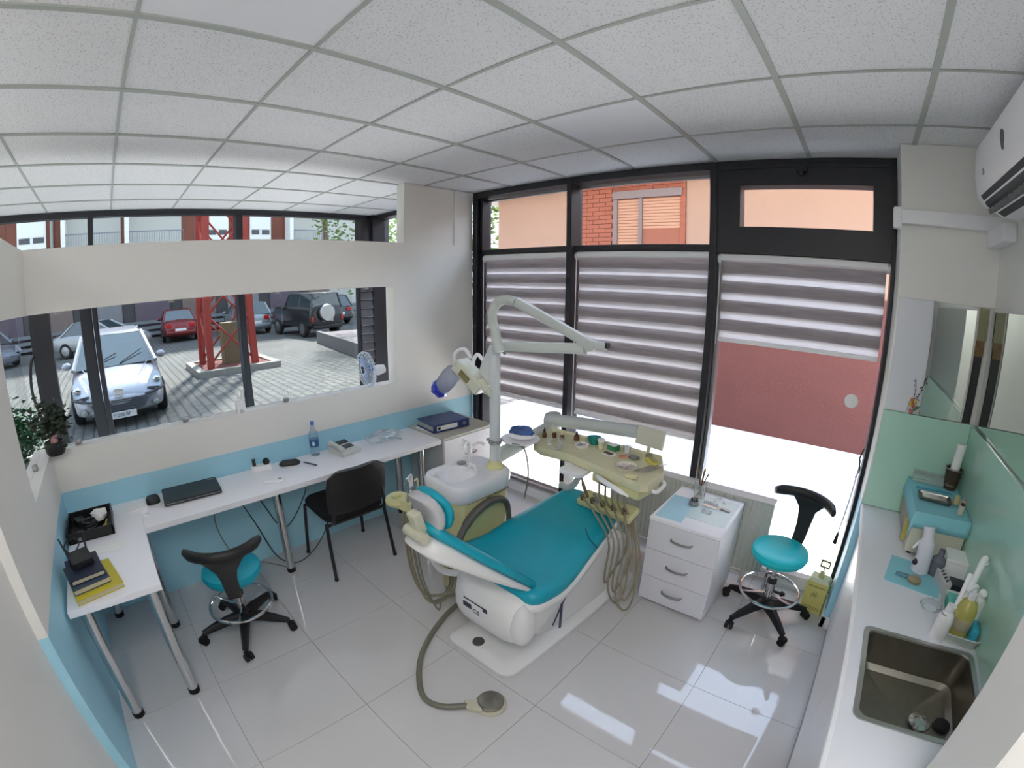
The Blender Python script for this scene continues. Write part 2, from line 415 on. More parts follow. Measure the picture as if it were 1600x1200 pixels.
REFL_PANEL = struct('trim_3')  # made-up slatted panel: imitates blinds reflected in the dark end glass
obj('backing', MB().box((-3.47, .34, .60), (-3.45, .76, 2.05)), BLACK, REFL_PANEL)
for k in range(13): obj('reflection_slat', MB().loft([[Vector((-3.45 + dx, y, .66 + .105 * k + dz)) for dx, dz in ((0, 0), (.022, -.012), (.026, -.004), (.006, .085))] for y in (.35, .75)]), mat('dark_reflection_stripe', (84, 86, 92), .4), REFL_PANEL, smooth=False)
obj('pull_handle', MB().tube([(-3.50, -3.22, 1.02), (-3.43, -3.25, 1.06), (-3.40, -3.28, 1.30), (-3.43, -3.25, 1.54), (-3.50, -3.22, 1.58)], .014, 10), BLACK, st)

# ---- back-painted glass over the worktop and the mirrors above it
sp_ = struct('trim_2')
obj('splashback_panel', MB().box((1.732, .262, .905), (2.22, .290, 1.452)), GREENG, sp_, bevel=.002)
obj('splashback_panel', MB().box((2.222, -1.49, .905), (2.25, .290, 1.452)), GREENG, sp_, bevel=.002)
obj('wall_mirror', MB().box((1.925, .280, 1.455), (2.155, .290, 2.045)), MIRROR, sp_)
obj('wall_mirror', MB().box((2.240, -1.49, 1.455), (2.25, .288, 2.03)), MIRROR, sp_)
obj('side_panel', MB().box((1.735, .283, 1.455), (1.922, .290, 2.05)), mat('pale_panel', (222, 224, 230), .25), sp_)
obj('ledge', MB().box((1.725, .276, 2.046), (2.25, .29, 2.056)), CREAM, sp_)

# ================================================================== OUTSIDE
def speckm(name, a, b_, sc, rough=.9, kind='brick', bw=.2, rh=.1, mort=.01, mc=(150, 148, 142)):
    m = bpy.data.materials.new(name); m.use_nodes = True
    n = m.node_tree.nodes; l = m.node_tree.links; p = n['Principled BSDF']
    t = n.new('ShaderNodeTexCoord'); k = n.new('ShaderNodeTexBrick')
    k.inputs['Color1'].default_value = lin(a); k.inputs['Color2'].default_value = lin(b_); k.inputs['Mortar'].default_value = lin(mc)
    k.inputs['Scale'].default_value = sc; k.inputs['Brick Width'].default_value = bw; k.inputs['Row Height'].default_value = rh; k.inputs['Mortar Size'].default_value = mort
    l.new(t.outputs['Object'], k.inputs['Vector'])
    z = n.new('ShaderNodeTexNoise'); z.inputs['Scale'].default_value = .6; z.inputs['Detail'].default_value = 6; l.new(t.outputs['Object'], z.inputs['Vector'])
    mx = n.new('ShaderNodeMixRGB'); mx.blend_type = 'MULTIPLY'; mx.inputs[0].default_value = .5
    l.new(k.outputs[0], mx.inputs[1]); l.new(z.outputs[0], mx.inputs[2]); l.new(mx.outputs[0], p.inputs['Base Color'])
    p.inputs['Roughness'].default_value = rough; MATS[name] = m; return m
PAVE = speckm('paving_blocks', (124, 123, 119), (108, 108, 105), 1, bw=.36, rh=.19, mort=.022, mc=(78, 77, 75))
CONC = mat('pale_concrete', (215, 215, 210), .9, vary=.06, scale=2)
BRICK = speckm('red_brick', (150, 80, 62), (138, 72, 56), 1, bw=.5, rh=.14, mort=.012, mc=(130, 88, 74))
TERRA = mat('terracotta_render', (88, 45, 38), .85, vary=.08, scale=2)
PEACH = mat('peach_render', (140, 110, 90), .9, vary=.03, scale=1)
WHITER = mat('white_render', (190, 188, 182), .9)
SHOP = mat('dark_shopfronts', (70, 66, 68), .6, vary=.3, scale=1.5)
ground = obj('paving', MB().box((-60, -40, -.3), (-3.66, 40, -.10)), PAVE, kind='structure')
obj('courtyard_slab', MB().box((-3.66, .76, -.3), (8, 4.2, -.10)), CONC, kind='structure')
obj('outer_step', MB().box((-3.66, .74, -.3), (2.4, .95, -.03)), CONC, kind='structure')

# ---- neighbour house across the yard: peach render over terracotta plinth
h = thing('neighbour_house', 'peach rendered house with red brick panel and window across the white yard', 'house', (0, 4.1, -.1))
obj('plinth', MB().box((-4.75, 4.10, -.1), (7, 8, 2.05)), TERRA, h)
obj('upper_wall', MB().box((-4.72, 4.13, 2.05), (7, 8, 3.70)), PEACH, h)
obj('plinth_kerb', MB().box((-4.8, 3.86, -.1), (7, 4.10, .02)), PAPER, h)
# brick panel laid in courses
bw = MB()
nr = 22
obj('brick_backing', MB().box((-2.90, 4.118, 2.06), (-.93, 4.128, 3.70)), mat('mortar_tan', (124, 72, 52), .9), h)
for r_ in range(nr):
    z0 = 2.06 + r_ * .072
    for k in range(9):
        x0 = -2.90 + k * .24 + (.12 if r_ % 2 else 0); x1 = min(x0 + .232, -.93); x0 = max(x0, -2.90)
        if x1 > -2.16 and x0 < -.98 and z0 > 1.9:
            if x0 < -2.16: x1 = -2.16
            elif z0 < 3.50: continue
        if x1 - x0 > .02: bw.box((x0, 4.095, z0), (x1, 4.14, z0 + .064))
bw.box((-1.02, 4.10, 2.1), (-.93, 4.14, 3.7))
obj('brick_panel', bw, mat('orange_brick', (130, 70, 48), .85, vary=.15, scale=4), h, kind='stuff', smooth=False)
wf = obj('window_frame', MB().box((-2.16, 4.06, 3.38), (-.98, 4.14, 3.50)).box((-2.16, 4.08, 2.2), (-2.08, 4.14, 3.4)).box((-1.70, 4.08, 2.2), (-1.64, 4.14, 3.4)), mat('grey_brown_metal', (96, 80, 74), .5), h)
for x0, x1, z1 in ((-2.08, -1.70, 2.2), (-1.64, -.98, 2.92)):
    sl = MB(); z = 3.37
    while z > z1: sl.box((x0, 4.11, z - .045), (x1, 4.135, z - .005)); z -= .048
    obj('roller_shutter', sl, mat('peach_shutter', (150, 108, 80), .6), h, kind='stuff', smooth=False)
obj('window_pane', MB().box((-1.62, 4.12, 2.2), (-1.0, 4.13, 2.92)), mat('lace_curtain_glass', (105, 108, 116), .2, vary=.5, scale=30), h)
obj('eaves', MB().box((-5.3, 3.75, 3.63), (7, 8, 3.74)), PAPER, h, smooth=False)
rf = MB().loft([[Vector((-5.4, 3.4, 3.8)), Vector((-5.4, 6, 4.9)), Vector((-5.4, 8, 3.8))], [Vector((7, 3.4, 3.8)), Vector((7, 6, 4.9)), Vector((7, 8, 3.8))]])
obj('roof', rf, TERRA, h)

# ---- apartment block across the street
h = thing('apartment_block', 'red brick apartment block with white balconies across the car park', 'building', (-26.5, 2, -.1))
XB = -26
obj('upper_wall', MB().box((-36, -30, 4.0), (XB, 10.6, 13)), BRICK, h, smooth=False)
obj('shop_wall', MB().box((-36, -30, -.1), (XB + .2, 14, 3.9)), SHOP, h, smooth=False)
obj('canopy', MB().box((-27, -30, 3.75), (XB + .9, 14, 4.0)), WHITER, h, smooth=False)
for k in range(14):
    y = -22 + k * 2.6
    obj('shop_shutter', MB().box((XB + .2, y, .1), (XB + .28, y + 1.9, 2.7)), mat(('shutter_brown', 'shutter_grey', 'shutter_mauve')[k % 3], ((120, 104, 98), (128, 128, 132), (96, 84, 96))[k % 3], .6), h, smooth=False)
def bwin(y0, y1, z0, z1):
    f = obj('window_frame', MB().box((XB, y0, z0), (XB + .08, y1, z1)), PAPER, h)
    ym = (y0 + y1) / 2
    for a, c in ((y0 + .1, ym - .08), (ym + .08, y1 - .1)):
        obj('pane', MB().box((XB + .07, a, z0 + .28), (XB + .10, c, z0 + .55)), mat('dark_pane', (70, 72, 78), .3), f)
    obj('roller_shutter', MB().box((XB + .07, y0 + .1, z0 + .58), (XB + .11, y1 - .1, z1 - .05)), PAPER, f)
for y0, y1 in ((-7.15, -5.65), (2.95, 4.25), (5.55, 6.85), (-13, -11.5), (-17, -15.5)):
    for z0 in (4.95, 8.0, 11.0): bwin(y0, y1, z0, z0 + 1.75)
def balcony(y0, y1, z):
    obj('balcony_recess', MB().box((XB - .1, y0, z), (XB + .04, y1, z + 2.6)), WHITER, h)
    obj('balcony_slab', MB().box((XB, y0, z - .2), (XB + .9, y1, z)), PAPER, h)
    obj('balcony_side', MB().box((XB, y0 - .12, z - .2), (XB + .9, y0 + .1, z + 2.7)), PAPER, h)
    rl = MB().box((XB + .84, y0, z + .95), (XB + .88, y1, z + 1.0)); y = y0
    while y < y1: rl.box((XB + .85, y, z), (XB + .87, y + .02, z + .95)); y += .13
    obj('balcony_railing', rl, mat('railing_grey', (120, 122, 134), .5), h, kind='stuff', smooth=False)
for y0, y1 in ((-4.7, -1.75), (-1.45, 1.55), (7.9, 10.3)):
    for z in (4.45, 7.5): balcony(y0, y1, z)
obj('drainpipe', MB().cyl((XB + .12, 10.75, -.1), (XB + .12, 10.75, 13), .1), GREYP, h)
obj('drainpipe', MB().cyl((XB + .12, -5.35, 4), (XB + .12, -5.35, 13), .09), GREYP, h)
obj('pale_wing', MB().box((-34, 10.6, -.1), (XB + .3, 20, 12)), WHITER, h, smooth=False)
wd = MB()
for k in range(3): wd.box((-25.6, -30, .05 + .3 * k), (-25.5, 16, .22 + .3 * k))
for k in range(16): wd.box((-25.68, -29 + 3 * k, -.1), (-25.6, -28.9 + 3 * k, 1.0))
single('guard_rail', wd, mat('galvanised_rail', (120, 124, 128), .5), 'long low galvanised guard rail behind the parked cars', 'railing', smooth=False)

# ---- trees
def tree(loc, hgt, rad, label, n=2600, zc=.62, seed=1):
    rnd = random.Random(seed)
    t = thing('leafy_tree', label, 'tree', loc)
    tr = MB().tube([loc, (loc[0] + .1, loc[1], loc[2] + hgt * .4), (loc[0], loc[1] + .1, loc[2] + hgt * .75)], [.16, .1, .05], 8)
    for k in range(6):
        a = k * 1.05; tr.tube([(loc[0], loc[1], loc[2] + hgt * (.35 + .05 * k)), (loc[0] + math.cos(a) * rad * .6, loc[1] + math.sin(a) * rad * .6, loc[2] + hgt * (.55 + .05 * k))], [.05, .02], 6)
    obj('trunk', tr, mat('bark', (90, 76, 62), .9), t)
    b = MB()
    for k in range(n):
        d = Vector((rnd.gauss(0, 1), rnd.gauss(0, 1), rnd.gauss(0, 1))).normalized() * rad * (rnd.uniform(.35, 1) ** .6)
        c = Vector(loc) + Vector((d.x, d.y, d.z * hgt * .42 / rad + hgt * zc))
        u = Vector((rnd.gauss(0, 1), rnd.gauss(0, 1), rnd.gauss(0, 1))).normalized(); a, q = basis(u); s = rnd.uniform(.05, .11)
        b.poly([c - a * s, c + q * s * .5, c + a * s, c - q * s * .5])
    obj('foliage', b, mat('leaf_green', (92, 118, 66), .6, vary=.35, scale=3, trans=.25), t, kind='stuff', smooth=False)
tree((-13.5, 6.4, -.1), 7.4, 2.2, 'leafy green tree seen at the far end of the street windows', seed=3)
tree((-7.2, 4.9, -.1), 5.6, 1.7, 'dark leafy tree beside the left end of the peach house', seed=5)

# ---- kerbed island with the foot of a red lattice mast
t = thing('kerbed_island', 'pale kerbed island filled with red-brown gravel round the mast foot', 'kerb', (-11.65, .5, -.1))
kb = MB(); kb.box((-12.75, -.50, -.1), (-12.55, 1.75, .06)); kb.box((-10.75, -.50, -.1), (-10.55, 1.75, .06)); kb.box((-12.55, -.50, -.1), (-10.75, -.30, .06)); kb.box((-12.55, 1.55, -.1), (-10.75, 1.75, .06))
obj('kerb', kb, mat('kerb_stone', (150, 146, 138), .9, vary=.1, scale=4), t, smooth=False); obj('gravel', MB().box((-12.6, -.35, -.1), (-10.7, 1.6, .02)), mat('red_gravel', (112, 68, 62), .95, bump=1, scale=20), t)
t = thing('lattice_mast', 'tall red steel lattice mast standing on the kerbed island', 'tower', (-11.65, .55, 0))
RED = mat('red_paint', (150, 52, 42), .6)
def corner(sx, sy, z):
    k = .62 - .012 * z * 2
    return Vector((-11.65 + sx * k, .55 + sy * k, z))
for sx in (-1, 1):
    for sy in (-1, 1):
        p0, p1 = corner(sx, sy, 0), corner(sx, sy, 9)
        bb = MB(); r_ = .085
        bb.loft([[p + Vector((a * r_, c * r_, 0)) for a, c in ((-1, -1), (1, -1), (1, 1), (-1, 1))] for p in (p0, p1)])
        obj('mast_leg', bb, RED, t, smooth=False)
lev = [0.15 + 1.25 * k for k in range(8)]
for k in range(7):
    for (a, c) in (((-1, -1), (-1, 1)), ((-1, 1), (1, 1)), ((1, 1), (1, -1)), ((1, -1), (-1, -1))):
        br = MB()
        br.tube([corner(a[0], a[1], lev[k]), corner(c[0], c[1], lev[k + 1])], .03, 5, sm=0)
        br.tube([corner(c[0], c[1], lev[k]), corner(a[0], a[1], lev[k + 1])], .03, 5, sm=0)
        obj('cross_brace', br, RED, t)
obj('mast_cabinet', MB().box((-12.0, .45, .02), (-11.6, .95, 1.15)), mat('sand_cabinet', (112, 104, 78), .6), t, bevel=.01)

# ---- low wall by the terrace on the right of the car park
lw = MB()
Mx = Matrix.Translation((-14.6, 4.66, -.1)) @ Matrix.Rotation(math.atan2(-1.06, 6.45), 4, 'Z')
lw.box((0, 0, 0), (8.6, .16, .42), Mx)
o = single('low_wall', lw, mat('bed_wall', (120, 118, 116), .9), 'low pale garden wall running from the street front to the car park', 'wall')
single('raised_ground', MB().box((0, .16, 0), (8.6, 3, .36), Mx), mat('pinkish_paving', (118, 110, 112), .9), 'pinkish grey raised terrace behind the low garden wall', 'terrace', kind='structure')

# ---- cars
def car(name, label, loc, rz, color, L=4.2, W=1.74, H=1.45, style='hatch', front_detail=False):
    t = thing(name, label, 'car', loc, rz)
    paint = mat('paint_%d_%d_%d' % color, color, .3, .35, coat=.6)
    hw = W / 2
    # (x, hood/deck height, half width, underside)
    ST = {'hatch': [(-.5, .55, .80, .35), (-.485, .80, .90, .22), (-.44, .93, .95, .20), (-.30, .96, 1, .20), (.0, .95, 1, .20), (.18, .93, 1, .20), (.32, .82, .985, .20), (.42, .70, .93, .20), (.475, .60, .84, .22), (.5, .48, .72, .28)],
          'saloon': [(-.5, .60, .80, .35), (-.485, .88, .88, .24), (-.42, .96, .95, .20), (-.28, .98, 1, .20), (.0, .95, 1, .20), (.18, .93, 1, .20), (.34, .84, .98, .20), (.44, .74, .93, .20), (.48, .64, .84, .24), (.5, .5, .72, .30)],
          'jeep': [(-.5, .9, .92, .45), (-.49, 1.0, .96, .38), (-.44, 1.02, 1, .35), (-.2, 1.02, 1, .35), (0, 1.02, 1, .35), (.2, 1.02, 1, .35), (.40, 1.0, .96, .35), (.48, .96, .92, .38), (.5, .85, .88, .45)]}[style]
    k = H / 1.45
    rings = []
    for fx, zt, fw, zb in ST:
        x = fx * L; zt *= k; a = hw * fw; zm = zb + (zt - zb) * .55
        rings.append([Vector((x, -a * .90, zb)), Vector((x, -a, zb + .12)), Vector((x, -a, zm)), Vector((x, -a * .97, zt - .10)), Vector((x, -a * .86, zt - .01)), Vector((x, -a * .5, zt + .03)),
                      Vector((x, 0, zt + .04)), Vector((x, a * .5, zt + .03)), Vector((x, a * .86, zt - .01)), Vector((x, a * .97, zt - .10)), Vector((x, a, zm)), Vector((x, a, zb + .12)), Vector((x, a * .90, zb))])
    obj('body', MB().loft(rings), paint, t, local=True, sub=1, ang=60)
    CB = {'hatch': (-.46, -.38, .05, .27), 'saloon': (-.36, -.22, .04, .25), 'jeep': (-.48, -.46, .06, .14)}[style]
    zb = .90 * k; a = hw * .90; r_ = hw * .70
    xb0, xt0, xt1, xb1 = [q * L for q in CB]
    def cab(ins, z0, z1, g=0.0):
        lo = [Vector((xb0 + g, -a + ins, z0)), Vector((xb1 - g, -a + ins, z0)), Vector((xb1 - g, a - ins, z0)), Vector((xb0 + g, a - ins, z0))]
        hi = [Vector((xt0 + g, -r_ + ins, z1)), Vector((xt1 - g, -r_ + ins, z1)), Vector((xt1 - g, r_ - ins, z1)), Vector((xt0 + g, r_ - ins, z1))]
        return lo, hi
    lo, hi = cab(0, zb, H - .05)
    lo2 = [v.copy() for v in lo]
    obj('cabin_glass', MB().loft([lo, hi]), mat('car_glass', (58, 70, 76), .06, spec=.9, coat=.6), t, local=True, smooth=False)
    rf = MB()
    top = [Vector((v.x + (.10 if v.x < 0 else -.10), v.y * .86, H)) for v in hi]
    rf.loft([[v * 1.0 + Vector((0, 0, 0)) for v in hi], top])
    obj('roof', rf, paint, t, local=True, bevel=.03, seg=3)
    for i in range(4): obj('pillar', MB().tube([lo[i], hi[i]], .045, 6, sm=0), paint, t, local=True)
    for s in (-1, 1):
        xm = (xb0 + xb1) / 2 - .15
        obj('pillar', MB().tube([Vector((xm, s * a, zb)), Vector((xm, s * r_, H - .05))], .035, 6, sm=0), paint, t, local=True)
    for fx in (-.31, .30):
        for s in (-1, 1):
            R_ = .315 if style != 'jeep' else .37
            wv = obj('wheel', MB().lathe([(.0, -.09), (R_ * .93, -.09), (R_, -.06), (R_, .06), (R_ * .93, .09), (0, .09)], (0, 0, 0), 20, Matrix.Translation((fx * L, s * (hw - .09), R_)) @ Matrix.Rotation(PI / 2, 4, 'X')), RUBBER, t, local=True)
            hb = MB().lathe([(0, -.012), (R_ * .58, -.012), (R_ * .62, 0), (0, .02)], (0, 0, 0), 14, Matrix.Translation((fx * L, s * (hw + .005), R_)) @ Matrix.Rotation(-s * PI / 2, 4, 'X'))
            obj('wheel_cover', hb, STEELD, wv, local=True)
            pass
    rr = L / 2
    for s in (-1, 1):
        obj('mirror', MB().ball((xb1 - .25, s * (a + .13), zb + .08), .1, 10, 6, (.6, 1, .7)), paint, t, local=True)
        if style != 'jeep':
            obj('tail_light', MB().box((-rr - .005, s * hw * .62 - .12, .66 * k), (-rr + .12, s * hw * .62 + .14, .84 * k)), mat('tail_red', (190, 30, 30), .3), t, local=True, bevel=.02)
        else:
            obj('tail_light', MB().box((-rr - .01, s * hw * .84 - .05, .66), (-rr + .03, s * hw * .84 + .05, .86)), mat('tail_red', (190, 30, 30), .3), t, local=True, bevel=.01)
    obj('rear_plate', MB().box((-rr - .02, -.26, .50 * k), (-rr + .02, .26, .62 * k)), PAPER, t, local=True, bevel=.004)
    obj('rear_bumper', MB().box((-rr - .05, -hw * .82, .34), (-rr + .15, hw * .82, .52)), paint if style != 'jeep' else BLACKP, t, local=True, bevel=.05, seg=3)
    if style == 'jeep':
        obj('spare_wheel', MB().lathe([(0, -.10), (.33, -.10), (.36, -.05), (.36, .05), (.33, .10), (0, .10)], (0, 0, 0), 22, Matrix.Translation((-rr - .12, .1, 1.0)) @ Matrix.Rotation(PI / 2, 4, 'Y')), STEELD, t, local=True)
    # front end
    lampm = mat('headlight_glass', (150, 156, 166), .08, .4, coat=.8)
    for s in (-1, 1):
        ps = [(.0, .44 * W * s, .56), (-.10, .475 * W * s, .64), (-.30, .47 * W * s, .755), (-.44, .41 * W * s, .80), (-.18, .33 * W * s, .68), (-.03, .31 * W * s, .575)]
        q0 = [Vector((rr - .05 + p[0], p[1] * .93, p[2] * k - .02)) for p in ps]; q1 = [v + Vector((.05, s * .012, .035)) for v in q0]
        hl = obj('headlight', MB().loft([q0, q1]), lampm, t, local=True, bevel=.01)
        if front_detail:
            obj('lens', MB().ball((rr - .13, s * .40 * W, .685 * k), .075, 12, 8, (.7, 1, .8)), CHROME, hl, local=True)
            obj('fog_light', MB().ball((rr - .02, s * .36 * W, .33), .055, 12, 8, (.5, 1, 1)), GREYP, t, local=True)
            obj('bumper_strip', MB().tube([(rr + .025, s * .26 * W, .505), (rr - .04, s * .38 * W, .53), (rr - .20, s * .475 * W, .56)], .022, 6), mat('dark_trim', (70, 72, 78), .5), t, local=True)
    obj('front_bumper', MB().loft([[Vector((rr - d, s_ * hw * f, z)) for d, s_, f in ((.30, -1, .96), (.05, -1, .74), (-.03, -1, .3), (-.045, 0, 0), (-.03, 1, .3), (.05, 1, .74), (.30, 1, .96), (.5, 1, .8), (.5, -1, .8))] for z in (.22, .30, .46, .56)]), paint, t, local=True, sub=1, ang=60)
    gp = [(-.52, .44), (-.44, .32), (-.3, .275), (0, .265), (.3, .275), (.44, .32), (.52, .44), (.44, .485), (0, .49), (-.44, .485)]
    gr = obj('grille', MB().loft([[Vector((rr + .02 + dx - abs(y) ** 2 * .22, y, z)) for y, z in gp] for dx in (-.05, .045)]), mat('grille_mesh', (96, 98, 108), .5, bump=1, scale=140), t, local=True)
    if front_detail:
        for z in (.31, .355, .40, .445): obj('grille_bar', MB().tube([(rr + .03, -.42, z), (rr + .075, 0, z), (rr + .03, .42, z)], .006, 6), mat('grille_dark', (44, 46, 52), .5), gr, local=True)
        # chrome emblem: a rearing lion outline on its oval
        em = MB()
        P = [(-.09, .05), (-.05, .075), (.02, .07), (.09, .055), (.085, .02), (.05, .01), (.075, -.02), (.06, -.06), (.03, -.05), (.02, -.02), (-.02, -.02), (-.045, -.06), (-.08, -.05), (-.05, -.01), (-.06, .02)]
        em.loft([[Vector((rr + .02 + d, p[0], .595 + p[1])) for p in P] for d in (0, .045)])
        obj('emblem', em, CHROME, t, local=True, smooth=False)
        pt = obj('front_plate', MB().box((rr + .052, -.26, .175), (rr + .075, .26, .285)), PAPER, t, local=True, bevel=.003)
        tx = text_mesh('T·208·BF', .085, Matrix.Translation((rr + .077, 0, .23)) @ Matrix.Rotation(PI / 2, 4, 'Z') @ Matrix.Rotation(PI / 2, 4, 'X'))
        obj('plate_lettering', tx, mat('plate_ink', (70, 76, 100), .6), pt, local=True, smooth=False)
        for s in (-1, 1): obj('bonnet_crease', MB().tube([(rr - .25, s * .40, .80), (rr - .9, s * .62, .955)], .008, 5), paint, t, local=True)
        obj('wiper', MB().tube([(xb1 - .03, -.45, zb + .03), (xb1 - .28, .05, zb + .20)], .01, 5, sm=0), BLACKP, t, local=True); obj('wiper', MB().tube([(xb1 - .03, .1, zb + .03), (xb1 - .30, .55, zb + .22)], .01, 5, sm=0), BLACKP, t, local=True)
    return t
car('silver_hatchback', 'silver hatchback parked facing the room just outside the glass', (-9.3, -2.50, -.1), R(0), (164, 167, 178), 4.25, 1.76, 1.50, 'hatch', True)
car('white_saloon', 'white saloon parked side-on behind the silver hatchback', (-20.5, -3.0, -.1), R(62), (160, 162, 162), 4.3, 1.7, 1.42, 'saloon')
car('red_saloon', 'dark red saloon seen from behind left of the red mast', (-23.0, .70, -.1), R(176), (120, 34, 38), 4.2, 1.72, 1.45, 'saloon')
car('pale_blue_estate', 'pale silver estate car seen from behind right of the red mast', (-22.2, 4.05, -.1), R(178), (140, 148, 152), 4.3, 1.72, 1.52, 'hatch')
car('dark_off_roader', 'dark off-road car with a spare wheel on its back', (-18.0, 5.65, -.1), R(186), (40, 42, 46), 3.9, 1.7, 1.85, 'jeep')
car('grey_hatchback', 'blue-grey hatchback at the far left edge of the car park', (-21.8, -8.2, -.1), R(35), (105, 114, 126), 4.2, 1.72, 1.5, 'hatch')
car('black_van', 'dark low car parked behind the mast cabinet', (-22.7, 8.7, -.1), R(180), (44, 44, 52), 4.4, 1.8, 1.6, 'hatch')
# ---- planter by the street door
t = thing('stone_planter', 'pale stone planter with a small green bush outside the street door', 'planter', (-4.6, -3.75, -.1))
obj('planter_box', MB().box((-4.9, -4.1, -.1), (-4.3, -3.4, .35)), mat('mottled_stone', (190, 190, 184), .9, vary=.4, scale=12), t, bevel=.01)
b = MB()
for k in range(1300):
    d = Vector((random.gauss(0, .13), random.gauss(0, .13), random.gauss(0, .14))); c = Vector((-4.6, -3.75, .65)) + d
    a, q = basis(Vector((random.gauss(0, 1), random.gauss(0, 1), random.gauss(0, 1)))); s = .035
    b.poly([c - a * s, c + q * s * .6, c + a * s, c - q * s * .6])
obj('foliage', b, mat('bush_green', (50, 100, 62), .6, vary=.3, scale=9), t, kind='stuff', smooth=False)

# ================================================================== BLINDS
FAB = None
def fabric():
    m = bpy.data.materials.new('blind_fabric'); m.use_nodes = True
    n = m.node_tree.nodes; l = m.node_tree.links; b = n['Principled BSDF']; out = n['Material Output']
    t = n.new('ShaderNodeTexCoord'); mp = n.new('ShaderNodeMapping'); mp.inputs['Scale'].default_value = (5, 5, 260)
    z = n.new('ShaderNodeTexNoise'); z.inputs['Scale'].default_value = 1; z.inputs['Detail'].default_value = 4
    l.new(t.outputs['Object'], mp.inputs[0]); l.new(mp.outputs[0], z.inputs['Vector'])
    r = n.new('ShaderNodeValToRGB'); r.color_ramp.elements[0].position = .3; r.color_ramp.elements[0].color = lin((198, 193, 193))
    r.color_ramp.elements[1].position = .7; r.color_ramp.elements[1].color = lin((230, 226, 226)); l.new(z.outputs[0], r.inputs[0])
    l.new(r.outputs[0], b.inputs['Base Color']); b.inputs['Roughness'].default_value = .9
    tr = n.new('ShaderNodeBsdfTranslucent'); l.new(r.outputs[0], tr.inputs[0])
    ms = n.new('ShaderNodeMixShader'); ms.inputs[0].default_value = .78
    l.new(b.outputs[0], ms.inputs[1]); l.new(tr.outputs[0], ms.inputs[2]); l.new(ms.outputs[0], out.inputs[0])
    return m
FAB = fabric()
def sheer():
    m = bpy.data.materials.new('sheer_fabric'); m.use_nodes = True
    n = m.node_tree.nodes; l = m.node_tree.links; n.remove(n['Principled BSDF']); out = n['Material Output']
    t = n.new('ShaderNodeBsdfTransparent'); t.inputs[0].default_value = lin((235, 235, 235))
    d = n.new('ShaderNodeBsdfTranslucent'); d.inputs[0].default_value = lin((245, 245, 245))
    f = n.new('ShaderNodeBsdfDiffuse'); f.inputs[0].default_value = lin((240, 240, 240))
    a = n.new('ShaderNodeMixShader'); a.inputs[0].default_value = .25; l.new(d.outputs[0], a.inputs[1]); l.new(f.outputs[0], a.inputs[2])
    b = n.new('ShaderNodeMixShader'); b.inputs[0].default_value = .85; l.new(t.outputs[0], b.inputs[1]); l.new(a.outputs[0], b.inputs[2]); l.new(b.outputs[0], out.inputs[0])
    return m
SHEER = sheer()
def blind(x0, x1, zt, zb, off, label, y=.64):
    t = thing('zebra_blind', label, 'blind', ((x0 + x1) / 2, y, zb), 0, 'zebra blinds on the window wall')
    obj('head_rail', MB().box((x0, y - .03, zt), (x1, y + .03, zt + .045)), WHITEP, t, bevel=.008)
    for x in (x0, x1): obj('end_bracket', MB().cyl((x - .012, y - .005, zt + .012), (x + .012, y - .005, zt + .012), .032, n=18), WHITEP, t)
    z = zt - .006; k = 0
    while z > zb + .045:
        obj('fabric_band', MB().box((x0 + .012, y - .006, max(z - .078, zb + .02)), (x1 - .012, y - .005, z)), FAB, t, smooth=False)
        z2 = z - off
        if z2 > zb + .04: obj('fabric_band', MB().box((x0 + .012, y + .008, max(z2 - .078, zb + .03)), (x1 - .012, y + .009, z2)), FAB, t, smooth=False)
        z -= .1275
    obj('sheer_fabric', MB().box((x0 + .012, y + .0015, zb + .02), (x1 - .012, y + .0025, zt)), SHEER, t, smooth=False)
    obj('bottom_rail', MB().box((x0 + .01, y - .012, zb), (x1 - .01, y + .012, zb + .028)), WHITEP, t, bevel=.006)
    obj('pull_chain', MB().tube([(x0 + .004, y - .03, zt), (x0 + .003, y - .032, (zt + zb) / 2), (x0 + .004, y - .03, zb - .02)], .004, 6), WHITEP, t)
    return t
blind(-1.58, -.62, 2.206,   .935, .026, 'closed grey striped blind in the left window bay behind the lamp arm')
blind(-.54, .548, 2.206, .92, .024, 'closed grey striped blind in the middle window bay')
blind(.615, 1.69, 2.197, 1.655, .010, 'short half-raised striped blind under the black tilt window')
b = MB(); b.lathe([(0, 0), (.042, 0), (.045, .001), (.042, .002), (0, .002)], n=28, Mx=Matrix.Translation((1.555, .683, 1.385)) @ Matrix.Rotation(PI / 2, 4, 'X'))
single('glass_sticker', b, PAPER, 'round white sticker on the window glass over the red wall', 'sticker')
t = thing('stay_cord', 'white cord with dark toggle hanging beside the right window edge', 'cord', (1.66, .60, .5))
obj('cord', MB().tube([(1.685, .60, 1.05), (1.680, .59, .93), (1.672, .585, .74), (1.655, .575, .50)], .005, 6), WHITEP, t)
obj('toggle', MB().tube([(1.660, .578, .54), (1.655, .575, .46)], [.009, .016], 10, sm=0), BLACKP, t)
obj('tie', MB().tube([(1.69, .60, 1.12), (1.675, .59, 1.05), (1.69, .595, .99), (1.675, .59, .93)], .005, 6), BLACKP, t)

